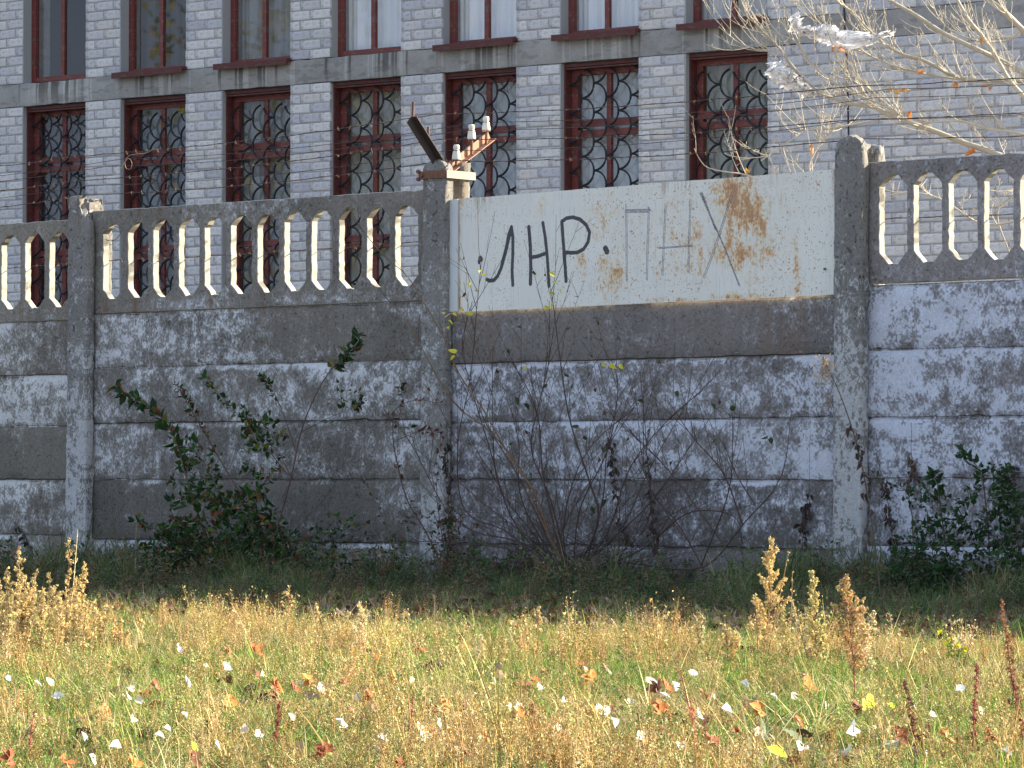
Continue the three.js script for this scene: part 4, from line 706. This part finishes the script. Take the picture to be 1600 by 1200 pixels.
weed('forked pale weed with bare twigs at the right, before the green bush', [[1496, 1060, 1484, 968, { n: 16, spread: .3, from: .4, dens: 1.2, color: STRAW }], [1498, 1060, 1502, 966, { n: 14, spread: .3, from: .4, dens: 1.2, color: STRAW }], [1500, 1062, 1522, 972, { n: 12, spread: .3, from: .5, dens: 1.1, color: STRAW }]]);
weed('dark red spike-shaped weed at the right edge', [[1590, 1140, 1564, 936, { n: 60, spread: .06, from: .15, dens: 6, stem: RED, color: [.34, .17, .09], size: .005 }], [1600, 1180, 1582, 1060, { n: 30, spread: .07, dens: 5, stem: RED, color: [.26, .1, .07] }]]);
weed('dark red spike-shaped weed near the bottom, right of the pale broad leaves', [[1436, 1195, 1412, 1062, { n: 50, spread: .07, from: .1, dens: 5, stem: RED, color: [.22, .09, .07], size: .006 }], [1440, 1195, 1450, 1130, { n: 20, spread: .2, dens: 3, stem: RED, color: [.24, .1, .08] }]]);
weed('red-stemmed spike between the two dark red spikes on the right', [[1518, 1190, 1526, 1040, { n: 46, spread: .05, from: .2, dens: 4, stem: [.36, .07, .05], color: [.3, .1, .08] }]]);
weed('red-stemmed weed at the bottom, left of the pale broad leaves', [[1095, 1190, 1062, 1045, { n: 40, spread: .05, from: .1, dens: 4, stem: [.34, .09, .07], color: [.36, .14, .1], size: .0042 }], [1108, 1195, 1100, 1120, { n: 24, spread: .08, dens: 3, stem: [.3, .09, .06], color: [.32, .14, .1], size: .0042 }]]);
weed('red-stemmed weed in the middle of the sunny grass', [[640, 1195, 646, 1085, { n: 40, spread: .05, from: .1, dens: 5, stem: [.34, .09, .07], color: [.36, .16, .11], size: .0042 }], [780, 1195, 778, 1120, { n: 24, spread: .05, dens: 3, stem: [.3, .09, .06], color: [.32, .14, .1], size: .0042 }]]);
weed('red-stemmed weed at the bottom left of the sunny grass', [[48, 1195, 55, 1110, { n: 34, spread: .05, from: .1, dens: 4, stem: [.34, .09, .07], color: [.36, .16, .11], size: .0042 }]]);
weed('thin dark red weed in the grass between the red leaves on the left', [[430, 1180, 438, 1095, { n: 34, spread: .05, from: .1, dens: 4, stem: [.36, .08, .06], color: [.32, .12, .08] }]]);
weed('tallest brown weed with a bare tip in the left clump', [[24, 1010, 30, 855, { n: 44, spread: .14, dens: 3 }], [34, 1012, 58, 890, { n: 30, dens: 3 }]]);
weed('pale weed with a forked bare top before the left post', [[100, 1010, 108, 838, { n: 40, spread: .12, dens: 2.6 }], [105, 1010, 122, 826, { n: 8, spread: .07, dens: .5, stem: STRAW }]]);
weed('thick golden weed with a dense head right of the left post', [[112, 1015, 132, 882, { n: 54, spread: .14, dens: 4.4 }], [118, 1015, 120, 900, { n: 30, dens: 3.4 }]]);
for (const [x, y] of [[12, 890], [28, 905], [44, 915], [64, 925], [86, 915], [104, 920], [118, 930], [140, 940], [156, 960], [5, 940], [36, 945], [90, 950], [190, 965], [200, 985]]) weed('short dense golden weed low in the clump before the left post', [[x + rr(-6, 6), 1030, x, y, { n: 44, spread: .2, from: .1, dens: 3.2 }]], 'short dense weeds of the left clump');
for (const [b, t2, s] of [[[8, 1020], [0, 905]], [[60, 1015], [52, 905]], [[82, 1015], [78, 895]], [[46, 1030], [40, 900]], [[145, 1025], [150, 935]], [[160, 1030], [166, 945]], [[178, 1030], [176, 950]], [[14, 1050], [20, 930]], [[72, 1050], [68, 920]], [[96, 1045], [92, 930]], [[132, 1050], [136, 940]]].map((a, k) => [a[0], a[1], k])) weed('slender golden-brown weed in the clump before the left post', [[b[0], b[1], t2[0], t2[1], { n: 30 + s, spread: .13, dens: 3 }]], 'slender weeds of the left clump');
for (const [x, y, h] of [[225, 1020, 45], [250, 1015, 55], [320, 1010, 30], [372, 1020, 48], [440, 1030, 95], [500, 1030, 70], [620, 1040, 60], [690, 1045, 50], [880, 1050, 60], [935, 1052, 50], [980, 1050, 55], [1030, 1055, 70], [1410, 1070, 60], [1560, 1070, 70], [1450, 1072, 50]]) weed('single thin dry weed at the edge of the shade', [[x, y, x + rr(-12, 12), y - h - 18, { n: 16, spread: .2, from: .4, dens: 2 }]], 'thin weeds along the edge of the shade');
{ // little yellow flowers and pale broad leaves
  const t = thing('yellow_flower', 'small plant with yellow flowers left of the forked pale weed', 'plant'), g = new Geo(), f = new Geo(), b = gAt(1500, 1060), d = -b.z;
  for (const [x, y] of [[1468, 988], [1485, 1000], [1495, 1010], [1510, 1015], [1478, 1005]]) { const p = dw(x, y, d); g.tint(.2, .3, .06, .2).tube(curve([b, b.clone().lerp(p, .6).add(V3(.02, 0, 0)), p], 8), .0022, .0014, 4); for (let k = 0; k < 8; k++) g.leaf(b.clone().lerp(p, rr(.4, .95)), rndDir(.2), rndDir(), .04, .006); for (let k = 0; k < 7; k++) f.tint(.8, .7, .03, .1).leaf(p, rndDir(.4), rndDir(), .016, .01); }
  g.build('stem', leafMat, t); f.build('petal', leafMat, t);
}
{
  const t = thing('broad_leaf_plant', 'plant with pale grey-green broad leaves low down at the bottom right', 'plant');
  for (const [x, y, dx, dy, L] of [[1185, 1160, 8, -22, .075], [1195, 1165, -10, -18, .07], [1252, 1165, -14, -16, .07], [1270, 1192, 34, -6, .08], [1300, 1185, 26, -10, .07], [1318, 1120, 2, 14, .06], [1352, 1130, 28, -4, .075], [1372, 1162, 30, -2, .075], [1350, 1165, 22, 6, .06], [1395, 1165, 18, 8, .06], [1380, 1105, 14, -6, .05], [1190, 1195, -8, -8, .06], [1225, 1192, 20, 0, .06], [1410, 1125, -18, 6, .05], [1280, 1190, -10, 8, .06]]) {
    const b = gAt(x, y + 16), d = -b.z, p = dw(x, y, d), g = new Geo().tint(.3, .36, .28, .12); g.tube([b, p], .002, .0016, 4); g.leaf(p, V3(dx, -dy * 1.2, rr(-10, 10)), V3(rr(-.4, .4), .4, 1), L, L * .62, .5, .25); g.build('leaf', leafMat, t);
  }
}

// ---------------------------------------------------------------- fallen leaves lying in the sunny grass
const leafShape = (seed, kind) => { R = rng(seed); const g = new Geo(); g.tint(1, 1, 1); if (kind) { for (let k = 0; k < 5; k++) { const a = (k - 2) * .62; g.leaf(V3(0, 0, 0), V3(Math.sin(a), 0, Math.cos(a)), V3(Math.cos(a), rr(-.2, .3), -Math.sin(a)), .05 * (1 - .12 * Math.abs(k - 2)), .03, .5, rr(-.5, .5)); } } else g.leaf(V3(0, 0, -.025), V3(0, .1, 1), V3(1, rr(-.2, .2), 0), .052, .044, rr(.3, 1.1), rr(-.5, .5)); return g.geometry(); };
const paleShapes = [1, 2, 3, 4].map(k => leafShape(k * 13, 0)), mapleShapes = [5, 6, 7].map(k => leafShape(k * 13, 1)), smallShapes = [8, 9].map(k => leafShape(k * 17, 0));
const lm = (r, g, b, tr = .3) => new THREE.MeshPhysicalMaterial({ color: new THREE.Color().setRGB(r, g, b), roughness: .8, transmission: tr, thickness: 0, ior: 1.3, side: THREE.DoubleSide });
R = rng(4040);
function fallen(name, label, cat, group, shapes, mats, spots, size) {
  const proto = mesh(numbered(name), shapes[0], mats[0], scene); tag(proto, label, cat, group);
  spots.forEach(([px, py, s], k) => {
    const m = k ? proto.clone() : proto; if (k) { m.name = numbered(name); m.geometry = shapes[k % shapes.length]; m.material = mats[k % mats.length]; m.userData = { label, category: cat, group }; scene.add(m); }
    const d = EYE * FPX / (py - 750) * .905; m.position.copy(dw(px, py, d)); m.position.y = Math.max(m.position.y, .03); const nrm = sunDir.clone().multiplyScalar(1).add(V3(0, .35, .75)).add(V3(rr(-1, 1), rr(-.5, .6), rr(-.6, .6)).multiplyScalar(.55)).normalize(); m.quaternion.setFromUnitVectors(V3(0, 1, 0), nrm).multiply(new THREE.Quaternion().setFromAxisAngle(V3(0, 1, 0), rr(0, 6.28))); m.scale.setScalar((s || rr(.7, 1.1)) * size);
  });
}
const PALE = [[277, 1010], [282, 1016], [205, 1076], [200, 1088], [290, 1070, 1.3], [218, 1096], [208, 1124], [60, 1068], [78, 1068], [12, 1025], [12, 1060], [322, 1040], [352, 1040], [357, 1046], [410, 1055], [470, 1068], [500, 1078], [288, 1118], [182, 1168, 1.2], [145, 1186], [380, 1140], [404, 1148], [530, 1130], [655, 1138, 1.2], [660, 1150, 1.2], [597, 1155], [533, 1130], [780, 1130], [770, 1065], [843, 1075], [912, 1045], [935, 1108, 1.2], [942, 1112, 1.1], [958, 1128], [984, 1096], [1015, 1064, 1.2], [1020, 1070], [1052, 1072, 1.2], [1058, 1075], [1082, 1052, 1.2], [1035, 1088], [1112, 1088], [1134, 1112, 1.4], [1092, 1118], [1086, 1116], [1162, 1070], [1208, 1090], [1240, 1088], [1287, 1103], [1330, 1138, 1.4], [1326, 1144], [1425, 1104], [1498, 1078], [1455, 1118], [1570, 1175], [1445, 1178], [740, 1085], [795, 1104], [812, 1105], [685, 1130], [30, 1120], [262, 1140], [250, 1150], [340, 1165], [555, 1090], [640, 1060], [880, 1095], [870, 1140], [1180, 1145], [1000, 1150], [1250, 1168, 1.2], [1530, 1110], [90, 1090], [130, 1150], [455, 1120], [715, 1170], [920, 1160], [1060, 1165]];
fallen('pale_leaf', 'pale whitish fallen leaf lying in the sunny grass', 'fallen leaf', 'pale fallen leaves in the grass', paleShapes, [lm(.68, .66, .62, .2), lm(.74, .73, .72, .2), lm(.6, .55, .46, .2)], PALE, .7);
const ORANGE = [[400, 1020, 1.3], [360, 1022], [352, 1095, 1.3], [400, 1056], [432, 1075], [460, 1078], [490, 1068, 1.2], [430, 1080], [225, 1080], [248, 1072], [722, 1008, 1.4], [582, 1025], [586, 1028], [540, 1068], [618, 1060], [678, 1110], [682, 1152], [735, 1175], [815, 1120], [820, 1068], [832, 1060], [905, 1035], [925, 1060, 1.2], [1030, 1080, 1.3], [1034, 1100], [1100, 1082], [930, 1118], [950, 1110], [1075, 1106], [1155, 1145], [1255, 1068, 1.3], [1262, 1062], [1040, 1075], [540, 1052], [700, 1105], [728, 1112], [580, 1090], [20, 1185], [210, 1195], [480, 1040], [660, 1018], [620, 1185], [1190, 1110], [835, 1108], [1030, 1110], [870, 1152], [160, 1105], [300, 1185], [100, 1190], [510, 1175], [760, 1150], [990, 1180], [1240, 1120], [1400, 1150], [1480, 1150], [1340, 1100], [1550, 1150], [1110, 1160]];
fallen('brown_leaf', 'orange-brown curled fallen leaf lying in the sunny grass', 'fallen leaf', 'orange-brown fallen leaves in the grass', mapleShapes, [lm(.42, .15, .04), lm(.3, .1, .04), lm(.5, .24, .06), lm(.22, .09, .045)], ORANGE, .92);
fallen('yellow_leaf', 'bright yellow fallen leaf beside the pale broad leaves', 'fallen leaf', 'bright yellow fallen leaves', paleShapes, [lm(.75, .66, .04)], [[1352, 1098, 1.1], [1348, 1102, 1], [1390, 1104, .6], [1212, 1176, 1.2], [1206, 1178, 1], [300, 1165, .6]], 1.0);

// ---------------------------------------------------------------- grass, low herbs, litter
R = rng(31337);
function tuft(kind, seed) {
  R = rng(seed); const g = new Geo();
  if (kind === 'green' || kind === 'straw') for (let k = 0; k < 16; k++) { const a = rr(0, 6.28), d = V3(Math.cos(a) * rr(.1, .9), 1, Math.sin(a) * rr(.1, .9)), s = V3(-Math.sin(a), 0, Math.cos(a)); g.tint(1, 1, 1, .3).blade(V3(rr(-.03, .03), 0, rr(-.03, .03)), d, s, rr(.035, .125) * (kind === 'straw' ? 1.6 : 1), rr(.0009, .0021), rr(.1, .7)); }
  if (kind === 'seedy') for (let k = 0; k < 5; k++) { const b = V3(rr(-.03, .03), 0, rr(-.03, .03)), e = V3(b.x + rr(-.05, .05), rr(.06, .17), b.z + rr(-.05, .05)), c = curve([b, b.clone().lerp(e, .5).add(V3(rr(-.01, .01), 0, rr(-.01, .01))), e], 5); g.tint(.8, .7, .6, .2).tube(c, .0011, .0007, 3, false); for (let q = 0; q < 26; q++) g.tint(1, 1, 1, .4).flake(b.clone().lerp(e, rr(.35, 1.03)).add(V3(rr(-1, 1), rr(-1, 1), rr(-1, 1)).multiplyScalar(.013)), rr(.0025, .0055)); }
  if (kind === 'herb') for (let k = 0; k < 7; k++) { const b = V3(rr(-.02, .02), 0, rr(-.02, .02)), e = V3(b.x + rr(-.06, .06), rr(.04, .12), b.z + rr(-.06, .06)); g.tint(.8, .8, .7, .2).tube([b, e], .001, .0007, 3, false); for (let q = 0; q < 9; q++) g.tint(1, 1, 1, .3).leaf(b.clone().lerp(e, rr(.25, 1)), rndDir(.3), rndDir(), rr(.009, .02), rr(.004, .008), .5, .3); }
  if (kind === 'long') for (let k = 0; k < 9; k++) { const a = rr(0, 6.28), d = V3(Math.cos(a) * rr(.05, .5), 1, Math.sin(a) * rr(.05, .5)), s = V3(-Math.sin(a), 0, Math.cos(a)); g.tint(1, 1, 1, .3).blade(V3(rr(-.04, .04), 0, rr(-.04, .04)), d, s, rr(.14, .34), rr(.0012, .0024), rr(.1, .7)); }
  if (kind === 'weedy') for (let k = 0; k < 6; k++) { const b = V3(rr(-.05, .05), 0, rr(-.05, .05)), e = V3(b.x + rr(-.12, .12), rr(.12, .36), b.z + rr(-.12, .12)), c = curve([b, b.clone().lerp(e, .5).add(V3(rr(-.02, .02), 0, rr(-.02, .02))), e], 6); g.tint(.9, .8, .7, .2).tube(c, .0018, .001, 3, false); for (let q = 0; q < 13; q++) g.tint(1, 1, 1, .35).leaf(b.clone().lerp(e, rr(.2, 1.02)), rndDir(.1), rndDir(), rr(.02, .05), rr(.008, .02), .5, .4); }
  if (kind === 'litter') for (let k = 0; k < 5; k++) g.tint(1, 1, 1, .4).leaf(V3(rr(-.1, .1), rr(.004, .03), rr(-.1, .1)), V3(rr(-1, 1), rr(-.3, .4), rr(-1, 1)), rndDir(), rr(.03, .065), rr(.022, .045), 1, rr(-.6, .8));
  return g.geometry();
}
// distance in front of the fence face
const ahead = (x, z) => { const X = x, Z = z + FD; return -X * Math.sin(FT) + Z * Math.cos(FT); };
const palette = { green: [[.13, .24, .025], [.2, .32, .045], [.34, .41, .085]], straw: [[.54, .43, .17], [.43, .31, .11], [.62, .53, .27]], seedy: [[.58, .41, .17], [.47, .29, .11], [.66, .53, .27], [.5, .44, .16]], herb: [[.17, .26, .055], [.27, .32, .08], [.42, .3, .11]], long: [[.08, .13, .03], [.11, .15, .045], [.22, .18, .085]], weedy: [[.055, .1, .028], [.075, .11, .035], [.13, .11, .045], [.17, .11, .055]], litter: [[.2, .1, .045], [.2, .12, .065], [.1, .06, .035], [.26, .19, .13]] };  // long and weedy greens deepened, fence-foot shade put into the colour
function scatter(name, label, kind, n, dens, scale) {
  const geos = [1, 2, 3].map(k => tuft(kind, k * 101 + kind.length)); R = rng(kind.length * 7919 + n);
  const spots = [];
  for (let tries = 0; spots.length < n && tries < n * 20; tries++) {
    const d = Math.sqrt(rr(80, 790)), hw = d * .1333 * 1.1 + 1.2, x = rr(-hw, hw), z = -d, a = ahead(x, z); if (a < .02) continue;
    if (R() > dens(x, z, a) * (Math.abs(x) > d * .14 + .2 ? .55 : 1)) continue; spots.push([x, z, a]);
  }
  const mats = kind === 'long' || kind === 'weedy' || kind === 'green' || kind === 'herb' ? leafTuft : dryTuft, grp = new THREE.Group(); grp.name = name; grp.userData = { kind: 'stuff', label, category: name.split('_').pop() }; scene.add(grp);
  const M = new THREE.Matrix4(), Q = new THREE.Quaternion(), E = new THREE.Euler(), C = new THREE.Color();
  geos.forEach((g, v) => {
    const mine = spots.filter((_, k) => k % 3 === v), im = new THREE.InstancedMesh(g, mats, mine.length); im.name = name + '_tuft';
    mine.forEach(([x, z, a], k) => { const s = scale(x, z, a) * rr(.65, 1.25); E.set(rr(-.15, .15), rr(0, 6.28), rr(-.15, .15)); M.compose(V3(x, groundY(x, z) - .004, z), Q.setFromEuler(E), V3(s, s * rr(.8, 1.2), s)); im.setMatrixAt(k, M); const p = palette[kind], c = p[Math.floor(R() * p.length)], f = rr(.75, 1.2); C.setRGB(c[0] * f, c[1] * f, c[2] * f); im.setColorAt(k, C); });
    im.userData.kind = 'stuff'; grp.add(im);
  });
}
const leafTuft = new THREE.MeshPhysicalMaterial({ vertexColors: true, roughness: .9, transmission: .3, thickness: 0, ior: 1.3, side: THREE.DoubleSide });
const dryTuft = new THREE.MeshPhysicalMaterial({ vertexColors: true, roughness: .95, transmission: .15, thickness: 0, ior: 1.3, side: THREE.DoubleSide });
const greenPatch = (x, z) => sstep(.42, .6, fbm(x * .9 + 20, z * .42 + 3, 3));
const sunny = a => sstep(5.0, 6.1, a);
const clump = (x, z) => .03 + .97 * sstep(.4, .62, vn(x * 6.5 + 12, z * 3.2));
scatter('green_grass', 'short green grass in patches of the sunny strip', 'green', 19000, (x, z, a) => (.25 + .75 * greenPatch(x, z)) * clump(x, z) * (.12 + .88 * sunny(a)), (x, z, a) => R() < .025 * sunny(a) ? 1.5 : .92);
scatter('straw_grass', 'dry straw-coloured grass of the sunny strip', 'straw', 7000, (x, z, a) => clump(x + 30, z) * (1 - .5 * greenPatch(x, z)) * (.1 + .9 * sunny(a)), (x, z, a) => R() < .02 * sunny(a) ? 1.5 : .8);
scatter('dry_herbs', 'knee-low dried herbs with tiny golden seeds all over the sunny strip', 'seedy', 4000, (x, z, a) => (1 - .75 * greenPatch(x, z)) * (.04 + .96 * sunny(a)), (x, z, a) => .4 + .75 * sstep(.46, .72, fbm(x * 1.6 + 60, z * .9, 3)) * sstep(4.6, 7, a) + (R() < .06 ? .5 : 0));
scatter('low_herbs', 'small-leaved green and tan herbs between the grass', 'herb', 10500, (x, z, a) => .2 + .8 * sunny(a), () => .62);
scatter('shade_tinted_grass', 'long dark grass and herbs at the foot of the fence, shade also put into their colour', 'long', 8500, (x, z, a) => sstep(3.4, 1.2, a) * (.35 + .65 * sstep(.35, .6, fbm(x * 1.2, z * 1.2 + 70, 3))), (x, z, a) => (.4 + .75 * sstep(2.6, .4, a)) * (.6 + 1.1 * sstep(.45, .75, fbm(x * 2.2 + 9, z * 2.2, 2))));
scatter('undergrowth', 'dark tangle of leafy weeds at the foot of the fence, shade also put into their green', 'weedy', 2600, (x, z, a) => sstep(3.4, .8, a) * (.1 + .9 * sstep(.42, .6, fbm(x * 1.7 + 33, z * 1.7 + 20, 3))), (x, z, a) => (.42 + .35 * sstep(2.2, .3, a)) * (.6 + .9 * R() * R()));
scatter('leaf_litter', 'brown leaf litter on the shaded ground before the fence', 'litter', 3000, (x, z, a) => .25 + .75 * sstep(5, 3, a), () => 1);

// ---------------------------------------------------------------- shadows on, render
scene.traverse(o => { if (o.isMesh) { o.castShadow = true; o.receiveShadow = true; } });
renderer.render(scene, camera);
